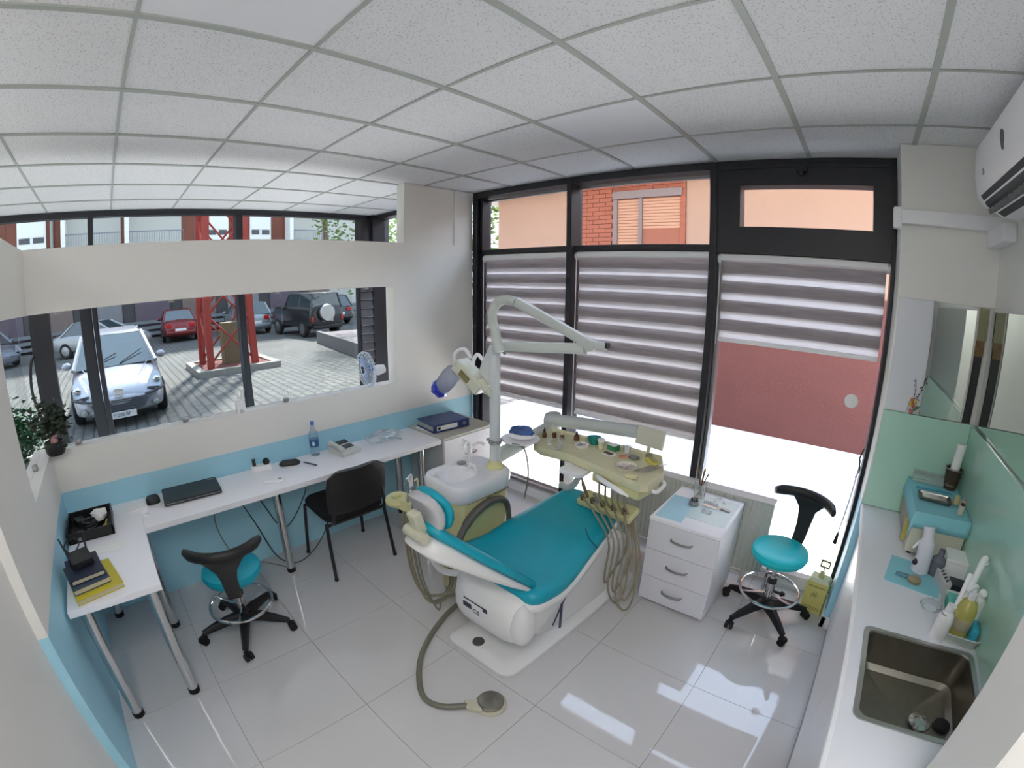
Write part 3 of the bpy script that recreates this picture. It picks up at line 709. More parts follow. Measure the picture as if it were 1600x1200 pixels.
# ================================================================== L-SHAPED DESK
desk = thing('corner_desk', 'long white L-shaped desk on chrome legs along the left partition', 'desk', (-1.4, -2.0, 0))
obj('desk_top', MB().box((-1.665, -2.48, .712), (-1.205, -.245, .75)), WHITEL, desk, bevel=.003)
obj('desk_top', MB().box((-1.665, -2.935, .712), (-.585, -2.48, .75)), WHITEL, desk, bevel=.003)
for x, y in ((-.645, -2.865), (-.655, -2.535), (-1.28, -2.50), (-1.60, -2.85), (-1.40, -1.585), (-1.285, -.40), (-1.60, -.42)):
    lg = obj('desk_leg', MB().cyl((x, y, .03), (x, y, .712), .029, n=20), CHROME, desk)
    obj('foot', MB().cyl((x, y, 0), (x, y, .032), .032, n=20), RUBBER, lg)

# ---- things on the desk
Z = .75
t = thing('laptop', 'closed black laptop lying on the desk near the corner', 'laptop', (-1.52, -2.13, Z), R(-93))
obj('base', MB().prism(rrect(-.19, -.12, .19, .12, .015), .004, .016), BLACKP, t, local=True, bevel=.002)
obj('lid', MB().prism(rrect(-.19, -.12, .19, .12, .015), .018, .030), mat('laptop_black', (24, 27, 34), .3), t, local=True, bevel=.003)
obj('silver_edge', MB().box((-.18, .118, .014), (.18, .122, .018)), STEELD, t, local=True)
obj('emblem', MB().prism(rrect(-.17, -.10, -.13, -.085, .005), .030, .0305), STEELD, t, local=True)
b = MB().prism(rrect(-.05, -.045, .05, .045, .03), 0, .035, Matrix.Translation((-1.55, -2.385, Z)), [(0, 1), (.02, 1.02), (.035, .8)])
single('power_brick', b, BLACKP, 'small square black gadget left of the laptop', 'gadget')
single('note_block', MB().cbox((-1.52, -2.50, Z + .006), (.10, .13, .012), R(5)), PAPER, 'small white paper block between the laptop and the black tray', 'paper', bevel=.001)
b = MB(); b.lathe([(0, 0), (.02, 0), (.028, .008), (.012, .018), (.022, .03), (.02, .045), (0, .05)], (-1.36, -2.46, Z), 14)
single('ceramic_figurine', b, WHITEP, 'tiny white ceramic figurine on the desk corner', 'figurine')
t = thing('desk_tray', 'black open tray full of odds and ends in the desk corner', 'tray', (-1.40, -2.80, Z))
b = MB()
x0, x1, y0, y1 = -1.565, -1.245, -2.93, -2.655
b.box((x0, y0, Z), (x1, y1, Z + .006)); b.box((x0, y0, Z), (x0 + .008, y1, Z + .06)); b.box((x1 - .008, y0, Z), (x1, y1, Z + .06)); b.box((x0, y0, Z), (x1, y0 + .008, Z + .06)); b.box((x0, y1 - .008, Z), (x1, y1, Z + .06))
obj('tray', b, BLACKP, t, smooth=False)
items = [('cable_coil', 'coil of black cable lying in the black desk tray', 'cable'), ('receipt_bundle', 'crumpled white paper in the black desk tray', 'paper'), ('brass_key', 'brass key lying in the black desk tray', 'key')]
b = MB(); 
for k in range(3): b.torus((-1.40, -2.80, Z + .02 + .014 * k), .045 - .004 * k, .008, 24, 6)
single('cable_coil', b, BLACKP, 'coil of black cable lying in the black desk tray', 'cable')
b = MB().ball((-1.46, -2.735, Z + .045), .05, 9, 6, (1, 1, .7))
for v in b.bm.verts: v.co += Vector((random.uniform(-.012, .012), random.uniform(-.012, .012), random.uniform(-.008, .01)))
single('crumpled_paper', b, PAPER, 'crumpled white paper lying in the black desk tray', 'paper', smooth=False)
b = MB().tube([(-1.32, -2.70, Z + .03), (-1.385, -2.69, Z + .035)], .007, 6, sm=0).torus((-1.31, -2.70, Z + .03), .016, .005, 14, 6)
single('brass_key', b, mat('brass', (196, 178, 110), .35, .8), 'brass key lying in the black desk tray', 'key')
b = MB().cbox((-1.49, -2.86, Z + .025), (.09, .06, .035), R(20)); single('black_adapter', b, BLACKP, 'blocky black adapter at the back of the desk tray', 'adapter', bevel=.006)
b = MB().cbox((-1.29, -2.86, Z + .02), (.05, .09, .02), R(70)); single('grey_card', b, GREYP, 'flat grey card at the near end of the desk tray', 'card', bevel=.003)
single('loose_sheet', MB().cbox((-1.10, -2.72, Z + .002), (.11, .20, .003), R(-8)), PAPER, 'thin white sheet on the desk beside the black tray', 'paper')
# stack of books with a charger on top
def book(name, label, x, y, z, rz, w_, d_, h_, m):
    t = thing(name, label, 'book', (x, y, z), rz, 'books on the desk return')
    a, c = w_ / 2, d_ / 2
    obj('cover', MB().box((-a, -c, 0), (a, c, .003)).box((-a, -c, h_ - .003), (a, c, h_)).box((-a, -c, 0), (-a + .003, c, h_)), m, t, local=True, smooth=False)
    obj('pages', MB().box((-a + .003, -c + .003, .003), (a - .004, c - .003, h_ - .003)), mat('page_edges', (196, 188, 160), .8), t, local=True, smooth=False)
book('yellow_book', 'yellow-covered book at the bottom of the book stack', -.765, -2.79, Z, R(12), .28, .235, .026, mat('cover_yellow', (196, 182, 52), .5))
book('navy_book', 'dark blue-green book in the middle of the stack on the yellow book', -.79, -2.82, Z + .027, R(13), .25, .185, .028, mat('book_teal', (54, 72, 92), .5))
t = thing('dark_book', 'dark navy hardback on top of the book stack', 'book', (-.81, -2.82, Z + .056), R(10), 'books on the desk return')
obj('cover', MB().box((-.11, -.085, 0), (.11, .085, .004)).box((-.11, -.085, .022), (.11, .085, .026)).box((-.11, -.085, 0), (-.106, .085, .026)), mat('navy_cover', (30, 36, 58), .5), t, local=True, smooth=False)
obj('pages', MB().box((-.105, -.08, .004), (.107, .08, .022)), mat('page_edges', (196, 188, 160), .8), t, local=True, smooth=False)
t = thing('router', 'black box with two stub aerials and a looped cable on the books', 'router', (-.86, -2.83, Z + .082), R(15))
obj('case', MB().prism(rrect(-.07, -.055, .07, .055, .012), 0, .035), BLACKP, t, local=True, bevel=.005)
for s in (-1, 1): obj('aerial', MB().tube([(-.06, s * .05, .02), (-.095, s * .065, .11)], [.006, .004], 6, sm=0), BLACKP, t, local=True)
obj('cable', MB().tube([(-.06, -.03, .02), (-.12, -.05, .04), (-.17, -.02, .05), (-.18, .03, .04), (-.13, .03, .03), (-.07, .0, .03)], .004, 6), BLACKP, t, local=True)
# middle of the long desk
t = thing('power_strip', 'white plug block with a dark plug on the desk right of the laptop', 'plug', (-1.60, -1.60, Z), R(75))
obj('block', MB().prism(rrect(-.075, -.03, .075, .03, .012), 0, .04), WHITEP, t, local=True, bevel=.006)
obj('plug', MB().box((-.06, -.015, .04), (-.035, .015, .085)), BLACKP, t, local=True)
obj('charger', MB().ball((.04, 0, .058), .026, 12, 8), BLACKP, t, local=True)
single('spectacle_case', MB().prism(rrect(-.08, -.035, .08, .035, .03), 0, .03, Matrix.Translation((-1.56, -1.395, Z)) @ Matrix.Rotation(R(70), 4, 'Z'), [(0, .9), (.012, 1), (.03, .75)]), BLACKP, 'small black pouch on the desk before the water bottle', 'pouch')
single('ballpoint_pen', MB().tube([(-1.52, -1.30, Z + .006), (-1.40, -1.25, Z + .006)], .005, 8, sm=0), mat('pen_blue', (60, 80, 110), .4), 'thin dark pen on the desk next to the black pouch', 'pen')
t = thing('water_bottle', 'clear water bottle with blue cap on the desk by the partition', 'bottle', (-1.615, -1.16, Z))
obj('body', MB().lathe([(.0, 0), (.034, .0), (.036, .01), (.034, .05), (.036, .06), (.034, .075), (.036, .10), (.036, .15), (.030, .18), (.014, .215), (.012, .24), (0, .24)], n=20), glassm('bottle_plastic', (246, 251, 254), .10, .03, (215, 232, 244), .14), t, local=True)
obj('label', MB().lathe([(.0355, .07), (.0372, .072), (.0372, .125), (.0355, .127)], n=20), mat('label_blue', (46, 98, 150), .5), t, local=True)
obj('label_disc', MB().ball((.030, -.018, .098), .018, 12, 8, (.5, .6, 1)), PAPER, t, local=True)
obj('cap', MB().cyl((0, 0, .238), (0, 0, .262), .015), mat('cap_blue', (60, 120, 190), .4), t, local=True)
t = thing('desk_telephone', 'grey-white desk telephone with a dark display on the long desk', 'telephone', (-1.52, -.96, Z), R(10))
obj('body', MB().loft([[Vector(p) for p in ((-.10, -.09, 0), (.10, -.09, 0), (.10, .09, 0), (-.10, .09, 0))], [Vector(p) for p in ((-.10, -.09, .06), (.10, -.09, .028), (.10, .09, .028), (-.10, .09, .06))]]), mat('phone_grey', (208, 210, 206), .4), t, local=True, bevel=.006)
obj('handset', MB().tube([(-.085, -.065, .07), (0, -.065, .068), (.085, -.065, .045)], [.02, .014, .02], 10), mat('phone_grey', (208, 210, 206), .4), t, local=True)
obj('display', MB().cbox((-.06, .03, .057), (.05, .09, .006), 0, 0, R(9)), mat('display_dark', (62, 68, 70), .2), t, local=True)
kb = MB()
for i in range(3):
    for j in range(4): kb.cbox((.0 + .02 * i, -.01 + .022 * j, .050 - .0034 * i), (.012, .015, .006), 0, 0, R(9))
obj('keypad', kb, mat('key_dark', (88, 98, 108), .5), t, local=True, smooth=False)
t = thing('remote_handset', 'small white handset near the front edge of the long desk', 'handset', (-1.34, -1.60, Z), R(68))
obj('case', MB().prism(rrect(-.075, -.022, .075, .022, .012), 0, .018), WHITEP, t, local=True, bevel=.005)
obj('screen', MB().box((.03, -.012, .018), (.055, .012, .019)), GREYP, t, local=True)
t = thing('clear_plastic_bag', 'crumpled clear plastic wrap lying at the far end of the desk', 'plastic', (-1.50, -.62, Z))
b = MB().ball((-1.50, -.62, Z + .048), .12, 16, 7, (.8, 1.4, .25))
for v in b.bm.verts: v.co += Vector((random.uniform(-.02, .02), random.uniform(-.02, .02), random.uniform(-.008, .022)))
obj('film', b, CLEAR, t, smooth=False)
obj('wires', MB().tube([(-1.55, -.72, Z + .01), (-1.46, -.68, Z + .02), (-1.52, -.55, Z + .015), (-1.43, -.48, Z + .01)], .003, 5), GREYP, t)
# cables under the desk
for i, (p, lb) in enumerate(([[(-1.62, -1.85, .70), (-1.60, -1.72, .35), (-1.52, -1.62, .06), (-1.45, -1.45, .02), (-1.50, -1.20, .20), (-1.60, -1.05, .60)], 'thin black cable looping under the long desk behind the middle leg'],
     [[(-1.64, -1.70, .70), (-1.62, -1.62, .45), (-1.60, -1.5, .25), (-1.62, -1.30, .45), (-1.64, -1.22, .70)], 'thin black cable hanging under the desk beside the black chair'],
     [[(-1.66, -1.95, .70), (-1.655, -2.0, .40), (-1.66, -1.9, .10), (-1.60, -1.7, .01), (-1.45, -1.60, .01)], 'thin grey cable running down the blue wall under the desk'])):
    single('desk_cable', MB().tube(p, .004, 6), BLACKP if i < 2 else HOSEG, lb, 'cable', 'cables under the desk')
# sill objects
Z = 1.165
t = thing('potted_plant', 'dark potted plant with dense leaves on the corner of the glazed sill', 'plant', (-1.62, -2.905, Z))
obj('pot', MB().lathe([(0, 0), (.05, 0), (.062, .02), (.065, .075), (.058, .08), (.055, .065), (0, .06)], (-1.62, -2.905, Z), 22), BLACKP, t)
obj('pink_pot', MB().lathe([(0, .05), (.022, .05), (.026, .12), (0, .12)], (-1.615, -2.90, Z), 14), mat('pink_clay', (206, 160, 160), .7), t)
obj('stem', MB().tube([(-1.62, -2.905, Z + .08), (-1.62, -2.91, Z + .16), (-1.64, -2.92, Z + .24)], .006, 6).tube([(-1.62, -2.905, Z + .08), (-1.60, -2.88, Z + .2)], .005, 6), mat('bark', (90, 76, 62), .9), t)
b = MB()
for k in range(420):
    d = Vector((random.gauss(0, .055), random.gauss(0, .055), random.gauss(0, .05))); c = Vector((-1.63, -2.90, Z + .20)) + d
    u = Vector((random.gauss(0, 1), random.gauss(0, 1), random.gauss(.5, 1))); a, q = basis(u); s = .024
    b.poly([c - a * s, c - a * s * .2 + q * s * .5, c + a * s, c - a * s * .2 - q * s * .5])
obj('leaf_mass', b, mat('dark_leaf', (34, 52, 34), .5, vary=.3, scale=20), t, kind='stuff', smooth=False)
t = thing('tooth_brush_stand', 'white toothbrush stand shaped like a tooth on the middle of the sill', 'holder', (-1.70, -1.66, Z))
b = MB().lathe([(0, .02), (.03, .025), (.038, .05), (.034, .085), (.026, .095), (0, .085)], (-1.70, -1.66, Z), 16)
for sx, sy in ((1, 1), (1, -1), (-1, 1), (-1, -1)): b.tube([(-1.70 + sx * .018, -1.66 + sy * .018, Z + .045), (-1.70 + sx * .024, -1.66 + sy * .024, Z)], [.014, .008], 8, sm=0)
obj('tooth_body', b, WHITEP, t)
for a in (.3, 1.6, 3.2): obj('brush', MB().tube([(-1.70 + .02 * math.cos(a), -1.66 + .02 * math.sin(a), Z + .06), (-1.70 + .04 * math.cos(a), -1.66 + .04 * math.sin(a), Z + .16)], [.004, .006], 6, sm=0), WHITEP, t)
t = thing('desk_fan', 'small translucent blue-white desk fan on the right end of the sill', 'fan', (-1.72, -.53, Z), R(-4))
obj('base', MB().lathe([(0, 0), (.055, 0), (.05, .015), (.02, .022), (0, .022)], n=20), WHITEP, t, local=True)
obj('stand', MB().tube([(.0, .0, .02), (.0, .01, .10)], .013, 10), WHITEP, t, local=True)
obj('motor', MB().lathe([(0, -.075), (.035, -.06), (.045, 0), (.036, .03), (0, .035)], n=18, Mx=Matrix.Translation((0, .04, .125)) @ Matrix.Rotation(R(95), 4, 'X')), WHITEP, t, local=True)
MxF = Matrix.Translation((0, -.05, .148)) @ Matrix.Rotation(R(95), 4, 'X') @ Matrix.Diagonal((1.38, 1.38, 1.3, 1))
cg = MB()
for r_, z_ in ((.10, 0), (.105, .012), (.10, .026), (.03, .035)): cg.torus((0, 0, 0), r_, .0022, 36, 5, MxF @ Matrix.Translation((0, 0, z_)))
for k in range(26):
    a = 2 * PI * k / 26; c_, s_ = math.cos(a), math.sin(a)
    cg.tube([MxF @ Vector((c_ * .025, s_ * .025, .036)), MxF @ Vector((c_ * .098, s_ * .098, .028)), MxF @ Vector((c_ * .105, s_ * .105, .01)), MxF @ Vector((c_ * .098, s_ * .098, -.012)), MxF @ Vector((c_ * .03, s_ * .03, -.02))], .0014, 4, sm=0)
obj('guard', cg, mat('guard_blue_white', (225, 236, 246), .4), t, local=True)
for k in range(3):
    a = 2 * PI * k / 3; bl = MB()
    P = [(0, 0), (.03, .035), (.075, .05), (.09, .01), (.05, -.02)]
    rot = Matrix.Rotation(a, 4, 'Z')
    bl.loft([[MxF @ (rot @ Vector((x, y, .004 + .12 * y + d))) for x, y in P] for d in (0, .002)])
    obj('blade', bl, glassm('fan_blade_blue', (180, 205, 235), .2, .1, (160, 190, 230), .55), t, local=True)

# ================================================================== SIDEBOARD at the far end of the desk
sbd = thing('sideboard', 'white two-drawer sideboard between the desk end and the window wall', 'cabinet', (-1.43, .05, 0))
obj('carcass', MB().box((-1.665, -.225, .02), (-1.215, .33, .735)), mat('cabinet_grey_side', (196, 198, 200), .5), sbd, bevel=.002)
obj('top', MB().box((-1.668, -.235, .737), (-1.19, .34, .757)), mat('pale_grey_top', (196, 196, 186), .5), sbd, bevel=.002)
for z0, z1 in ((.40, .73), (.03, .392)):
    d = obj('drawer', MB().box((-1.213, -.222, z0), (-1.195, .328, z1)), WHITEL, sbd, bevel=.002)
    obj('handle', MB().tube([(-1.195, .0, (z0 + z1) / 2), (-1.17, .02, (z0 + z1) / 2), (-1.17, .11, (z0 + z1) / 2), (-1.195, .13, (z0 + z1) / 2)], .006, 8), CHROME, d)
Z = .757
t = thing('ring_binder', 'thick blue lever-arch binder lying on the sideboard', 'binder', (-1.455, -.02, Z + .006), R(-6))
BL = mat('binder_blue', (32, 58, 120), .4)
obj('cover', MB().box((-.14, -.185, 0), (.14, .185, .004)).box((-.14, -.185, .062), (.14, .185, .066)).box((.136, -.185, 0), (.14, .185, .066)), BL, t, local=True, smooth=False)
obj('pages', MB().box((-.13, -.17, .006), (.13, .17, .045)), mat('binder_pages', (170, 170, 168), .8), t, local=True)
obj('spine_label', MB().box((.140, -.15, .014), (.1412, .06, .052)), PAPER, t, local=True)
obj('finger_ring', MB().torus((.142, .13, .033), .013, .0035, 18, 6, Matrix.Rotation(PI / 2, 4, 'Y')), CHROME, t, local=True)
obj('label_print', MB().box((.1412, -.14, .020), (.1418, -.115, .047)), BLACKP, t, local=True)
single('paper_stack', MB().cbox((-1.47, -.06, Z + .003), (.25, .30, .006), R(3)), PAPER, 'thin stack of papers under the blue binder', 'paper')

# ================================================================== BLACK OFFICE CHAIR
t = thing('visitor_chair', 'black fabric visitor chair with four tube legs pulled up to the desk', 'chair', (-1.31, -1.12, 0), R(90))
# local: +y faces the desk (world -x)
def v_leg(sx, sy):
    return MB().tube([(sx * .235, sy * .18, .43), (sx * .255, sy * .235, .0)], .0125, 10, sm=0)
FB = mat('black_tube', (30, 31, 34), .35)
for sx in (-1, 1):
    for sy in (-1, 1):
        lg = obj('leg', v_leg(sx, sy), FB, t, local=True)
        obj('foot', MB().cyl((sx * .255, sy * .235, 0), (sx * .255, sy * .235, .02), .015), RUBBER, lg, local=True)
for s in (-1, 1): obj('seat_rail', MB().tube([(-.235, s * .2, .425), (.235, s * .2, .425)], .012, 8, sm=0), FB, t, local=True)
obj('seat', MB().prism(rrect(-.235, -.21, .235, .22, .07, 6), .43, .49, None, [(.43, .93), (.445, 1), (.475, 1), (.495, .93)]), BLACKF, t, local=True)
bk = []
for z, wd, y in ((.50, .20, -.22), (.53, .225, -.225), (.62, .235, -.24), (.72, .235, -.255), (.79, .22, -.265), (.825, .16, -.27)):
    ring = []
    for k in range(12):
        a = 2 * PI * k / 12; cx_ = math.cos(a); sy_ = math.sin(a)
        cx2 = math.copysign(abs(cx_) ** .45, cx_)
        ring.append(Vector((cx2 * wd, y + sy_ * .022 - (1 - abs(cx2)) * .02, z)))
    bk.append(ring)
obj('backrest', MB().loft(bk), BLACKP, t, local=True)
for s in (-1, 1): obj('back_support', MB().tube([(s * .20, -.19, .42), (s * .205, -.245, .47), (s * .20, -.245, .60)], .012, 8), FB, t, local=True)

# ================================================================== ROLLING STOOLS
def stool(loc, rz, seat_h, label, arm_rz, m, cast_rz, bz=.245):
    t = thing('rolling_stool', label, 'stool', loc, rz, 'dentist stools on castors')
    hub = MB().cyl((0, 0, .075), (0, 0, .15), .045, .038, 18)
    obj('hub', hub, BLACKP, t, local=True)
    for k in range(5):
        a = cast_rz + 2 * PI * k / 5; Mx = Matrix.Rotation(a, 4, 'Z')
        L = .285
        rr = []
        for x, w_, z0, z1 in ((.03, .034, .085, .14), (.12, .028, .085, .135), (.22, .022, .075, .112), (L, .018, .068, .090)):
            rr.append([Mx @ Vector((x, s * w_ * q, z)) for s, q, z in ((-1, 1, z0), (1, 1, z0), (1, 1, (z0 + z1) / 2), (1, .5, z1), (-1, .5, z1), (-1, 1, (z0 + z1) / 2))])
        sp1 = obj('base_spoke', MB().loft(rr), BLACKP, t, local=True)
        c = MB(); ca = a + .6
        p = Mx @ Vector((L, 0, 0))
        d = Vector((math.cos(ca + PI / 2), math.sin(ca + PI / 2), 0))
        f = Vector((math.cos(ca), math.sin(ca), 0))
        for s in (-1, 1): c.cyl(p + f * .012 + d * (s * .006) + Vector((0, 0, .025)), p + f * .012 + d * (s * .026) + Vector((0, 0, .025)), .025, n=16)
        c.cyl(p + Vector((0, 0, .03)), p + Vector((0, 0, .07)), .011, n=10)
        c.cbox(p + f * .006 + Vector((0, 0, .045)), (.04, .03, .02), ca)
        obj('castor', c, RUBBER, t, local=True)
    obj('gas_column', MB().cyl((0, 0, .14), (0, 0, .27), .026).cyl((0, 0, .27), (0, 0, seat_h - .06), .016), CHROME, t, local=True)
    obj('collar', MB().cyl((0, 0, .265), (0, 0, .285), .032), BLACKP, t, local=True)
    obj('lever_knob', MB().tube([(.02, 0, .20), (.07, 0, .20), (.085, 0, .20), (.105, 0, .20)], [.008, .010, .02, .012], 10, sm=2), BLACKP, t, local=True)
    fr_ = MB().torus((0, 0, .205), .195, .0095, 44, 8)
    for k in range(3):
        a = cast_rz + .4 + 2 * PI * k / 3
        fr_.tube([(math.cos(a) * .03, math.sin(a) * .03, .185), (math.cos(a) * .11, math.sin(a) * .11, .19), (math.cos(a) * .19, math.sin(a) * .19, .203)], .007, 6)
    obj('foot_ring', fr_, CHROME, t, local=True)
    obj('seat', MB().lathe([(0, -.055), (.13, -.055), (.172, -.042), (.183, -.015), (.176, .010), (.15, .022), (.09, .026), (0, .024)], (0, 0, seat_h), 36), m, t, local=True)
    obj('seat_plate', MB().cyl((0, 0, seat_h - .075), (0, 0, seat_h - .054), .09, .11, 20), BLACKP, t, local=True)
    # curved back / torso rest: upright web flaring into a curved bar
    A = Matrix.Rotation(arm_rz, 4, 'Z')
    def at(x, y, z): return A @ Vector((x, y, z))
    web = []
    for z, w_, x, th in ((seat_h - .075, .034, .13, .018), (seat_h - .06, .040, .21, .018), (seat_h + .02, .044, .245, .018), (seat_h + .10, .048, .262, .018), (seat_h + bz - .09, .062, .268, .018), (seat_h + bz - .045, .10, .266, .018), (seat_h + bz - .012, .135, .258, .018)):
        web.append([at(x + dx, dy, z) for dx, dy in ((-th, -w_), (th, -w_ * .9), (th, w_ * .9), (-th, w_))])
    obj('back_post', MB().loft(web), BLACKP, t, local=True, bevel=.008, seg=2)
    pts = [at(.28 - .24 * (1 - math.cos(q)), .24 * math.sin(q), seat_h + bz) for q in [(-1 + 2 * k / 10) * 1.05 for k in range(11)]]
    rr = []
    for i, p in enumerate(pts):
        d = (pts[min(i + 1, 10)] - pts[max(i - 1, 0)]).normalized(); a_ = Vector((d.y, -d.x, 0)); e = .7 if i in (0, 10) else 1
        rr.append([p + a_ * (math.cos(2 * PI * k / 12) * .024 * e) + Vector((0, 0, math.sin(2 * PI * k / 12) * .034 * e)) for k in range(12)])
    obj('backrest', MB().loft(rr), BLACKP, t, local=True)
    return t
stool((-.985, -2.075, 0), 0, .455, 'turquoise rolling stool with curved black backrest near the desk corner', R(-14), TURQ, R(195))
stool((1.335, .215, 0), 0, .50, 'window-lit turquoise rolling stool with curved black backrest by the right window', R(70), TURQ_LIT, R(-52), .29)

# ================================================================== DENTAL CHAIR
ch = thing('dental_chair', 'large turquoise and white dental treatment chair in the middle of the room', 'dental chair', (.13, -.55, 0))
CX = .12
bs = []
for z, k in ((0, .985), (.012, 1), (.035, 1), (.055, .93), (.062, .80)):
    q = rrect(-.115, -1.185, .375, .10, .07, 5)
    bs.append([Vector((.13 + (x - .13) * (1 - (1 - k) * 1.6) + .05 * (y + 1.1), -.54 + (y + .54) * (1 - (1 - k) * .7), z)) for x, y in q])
obj('base_plate', MB().loft(bs), CHAIRW, ch)
obj('rubber_cap', MB().cyl((.075, -1.10, .050), (.075, -1.10, .066), .036, .034, 24), mat('cap_grey', (82, 82, 82), .7), ch)
# rising cover between base and seat
cv = []
for y, x0, x1, z0, z1 in ((-.86, .04, .30, .05, .24), (-.60, -.02, .345, .04, .44), (-.25, -.04, .37, .03, .47), (.0, -.03, .375, .03, .40), (.10, .0, .36, .03, .16)):
    q = rrect(x0, z0, x1, z1, min(.05, (z1 - z0) * .3), 3); cv.append([Vector((x, y, z)) for x, z in q])
obj('lift_cover', MB().loft(cv), CHAIRW, ch)
obj('cover_seam', MB().box((.366, -.74, .10), (.374, -.725, .34)).tube([(.352, -.78, .14), (.360, -.70, .28), (.366, -.62, .40)], .005, 6), mat('seam_blue', (60, 64, 92), .5), ch)
# rear housing with a rounded nose
hs = []
for y, x0, x1, z0, z1 in ((-1.165, .02, .33, .31, .44), (-1.15, -.04, .375, .26, .49), (-1.10, -.08, .41, .225, .525), (-1.0, -.10, .42, .23, .54), (-.80, -.10, .42, .30, .53), (-.60, -.08, .40, .38, .52)):
    q = rrect(x0, z0, x1, z1, min(.09, (z1 - z0) * .42), 4); hs.append([Vector((x, y, z)) for x, z in q])
obj('rear_housing', MB().loft(hs), CHAIRW, ch)
lbm = mat('label_navy', (48, 54, 78), .5)
lb = obj('rating_label', MB().box((.04, -1.1685, .365), (.10, -1.160, .395)), lbm, ch)
obj('label_mark', text_mesh('CE', .04, Matrix.Translation((.135, -1.168, .365)) @ Matrix.Rotation(PI / 2, 4, 'X')), lbm, ch, smooth=False)
obj('label_stripe', MB().box((.045, -1.1683, .418), (.205, -1.160, .424)).box((.185, -1.1685, .40), (.215, -1.160, .425)), lbm, ch)
# seat and leg rest
out = [(-.21, -.90), (-.19, -1.02), (-.10, -1.06), (.33, -1.075), (.43, -1.05), (.455, -.95), (.445, -.75), (.405, -.45), (.37, -.22), (.33, -.10), (.22, -.03), (.02, -.01), (-.08, -.03), (-.125, -.12), (-.16, -.35), (-.19, -.60)]
def zl(y): return .055 * max(0, min(1, (y + .75) / .7)) ** 1.5 - .03 * math.exp(-((y + .8) / .16) ** 2)
def slab(poly, levels, n=4):
    rr = []
    P = [Vector((x, y, 0)) for x, y in poly]; P = smooth_path(P + [P[0]], n)[:-1]
    cx_, cy_ = .12, -.55
    for z, ins in levels:
        ring = []
        for p in P:
            d = Vector((p.x - cx_, p.y - cy_, 0)); L = d.length; q = d * ((L - ins) / L)
            ring.append(Vector((cx_ + q.x, cy_ + q.y, z + zl(cy_ + q.y))))
        rr.append(ring)
    return MB().loft(rr, caps=True)
b = slab(out, [(.495, .035), (.505, .005), (.53, .0), (.555, .008), (.572, .03), (.578, .08), (.574, .16), (.570, .24)])
obj('seat_upholstery', b, TURQ, ch, ang=80)
b = slab(out, [(.40, .10), (.44, .03), (.47, -.008), (.50, -.012), (.512, .005)])
obj('seat_shell', b, CHAIRW, ch, ang=80)
obj('seat_seam', MB().tube([(.44, -.52, .585), (.35, -.47, .592), (.28, -.40, .594)], .004, 5), mat('seam_teal', (10, 98, 116), .6), ch)
obj('seat_seam', MB().tube([(.02, -.02, .63), (.20, -.12, .632), (.33, -.20, .625)], .004, 5), mat('seam_teal', (10, 98, 116), .6), ch)
# backrest
B0 = Vector((CX, -.985, .565)); B1 = Vector((CX, -1.43, 1.0)); bd = (B1 - B0); BL_ = bd.length; bd.normalize()
bn = Vector((0, -bd.z * -1, 0)); bn = Vector((0, bd.z, -bd.y)).normalized()          # towards the patient
def sect(s, hw, th, off, n=20, pw=.5):
    c = B0 + bd * (s * BL_) + bn * off
    return [c + Vector((1, 0, 0)) * (math.copysign(abs(math.cos(2 * PI * k / n)) ** pw, math.cos(2 * PI * k / n)) * hw) + bn * (math.copysign(abs(math.sin(2 * PI * k / n)) ** pw, math.sin(2 * PI * k / n)) * th) for k in range(n)]
pr = [(-.06, .20), (-.03, .25), (.05, .272), (.25, .265), (.5, .235), (.72, .172), (.88, .125), (.98, .09), (1.03, .06)]
obj('back_upholstery', MB().loft([sect(s, hw, .026 if 0 < i < 8 else .016, .0) for i, (s, hw) in enumerate(pr)]), TURQ, ch, ang=80)
obj('back_shell', MB().loft([sect(s, hw * (.97 - .06 * s), .016 + .040 * max(0, min(1, s)) * (1 if s < .95 else .6), -.030 - .042 * max(0, min(1, s))) for i, (s, hw) in enumerate(pr[1:-1])]), CHAIRW, ch, ang=80)
obj('side_cap', MB().ball((.385, -1.085, .375), .1, 20, 12, (.60, .78, 1.30)), CHAIRW, ch)
# headrest: pad on a grey shell with cream hinge
H0 = Vector((.115, -1.372, .985)); H1 = Vector((.115, -1.405, 1.15)); hd = (H1 - H0); HL = hd.length; hd.normalize(); hn = Vector((0, hd.z, -hd.y)).normalized()
def hs_(s, hw, th, off, n=18, pw=.55):
    c = H0 + hd * (s * HL) + hn * (off + .03 * math.cos((s - .5) * 2.6))
    return [c + Vector((math.copysign(abs(math.cos(2 * PI * k / n)) ** pw, math.cos(2 * PI * k / n)) * hw, 0, 0)) + hn * (math.copysign(abs(math.sin(2 * PI * k / n)) ** pw, math.sin(2 * PI * k / n)) * th) for k in range(n)]
hr = [(-.02, .06), (.06, .088), (.25, .100), (.5, .104), (.75, .100), (.93, .085), (1.02, .05)]
obj('headrest_pad', MB().loft([hs_(s, hw, .021, .0) for s, hw in hr]), TURQ, ch, ang=80)
obj('headrest_shell', MB().loft([hs_(s, hw * .93, .028, -.045) for s, hw in hr]), mat('shell_grey', (190, 190, 192), .4), ch, ang=80)
hb = obj('headrest_hinge', MB().cbox((.13, -1.475, 1.03), (.055, .045, .13), 0, R(16)).cyl((.06, -1.485, .985), (.17, -1.485, .985), .027), mat('hinge_cream', (200, 200, 178), .4), ch, bevel=.008)
obj('hinge_knob', MB().cyl((.17, -1.485, .985), (.19, -1.485, .985), .024, n=18), mat('hinge_cream', (200, 200, 178), .4), hb)
obj('headrest_bar', MB().tube([(.115, -1.38, .90), (.115, -1.46, .98), (.115, -1.46, 1.06)], .018, 8), CHROME, ch)
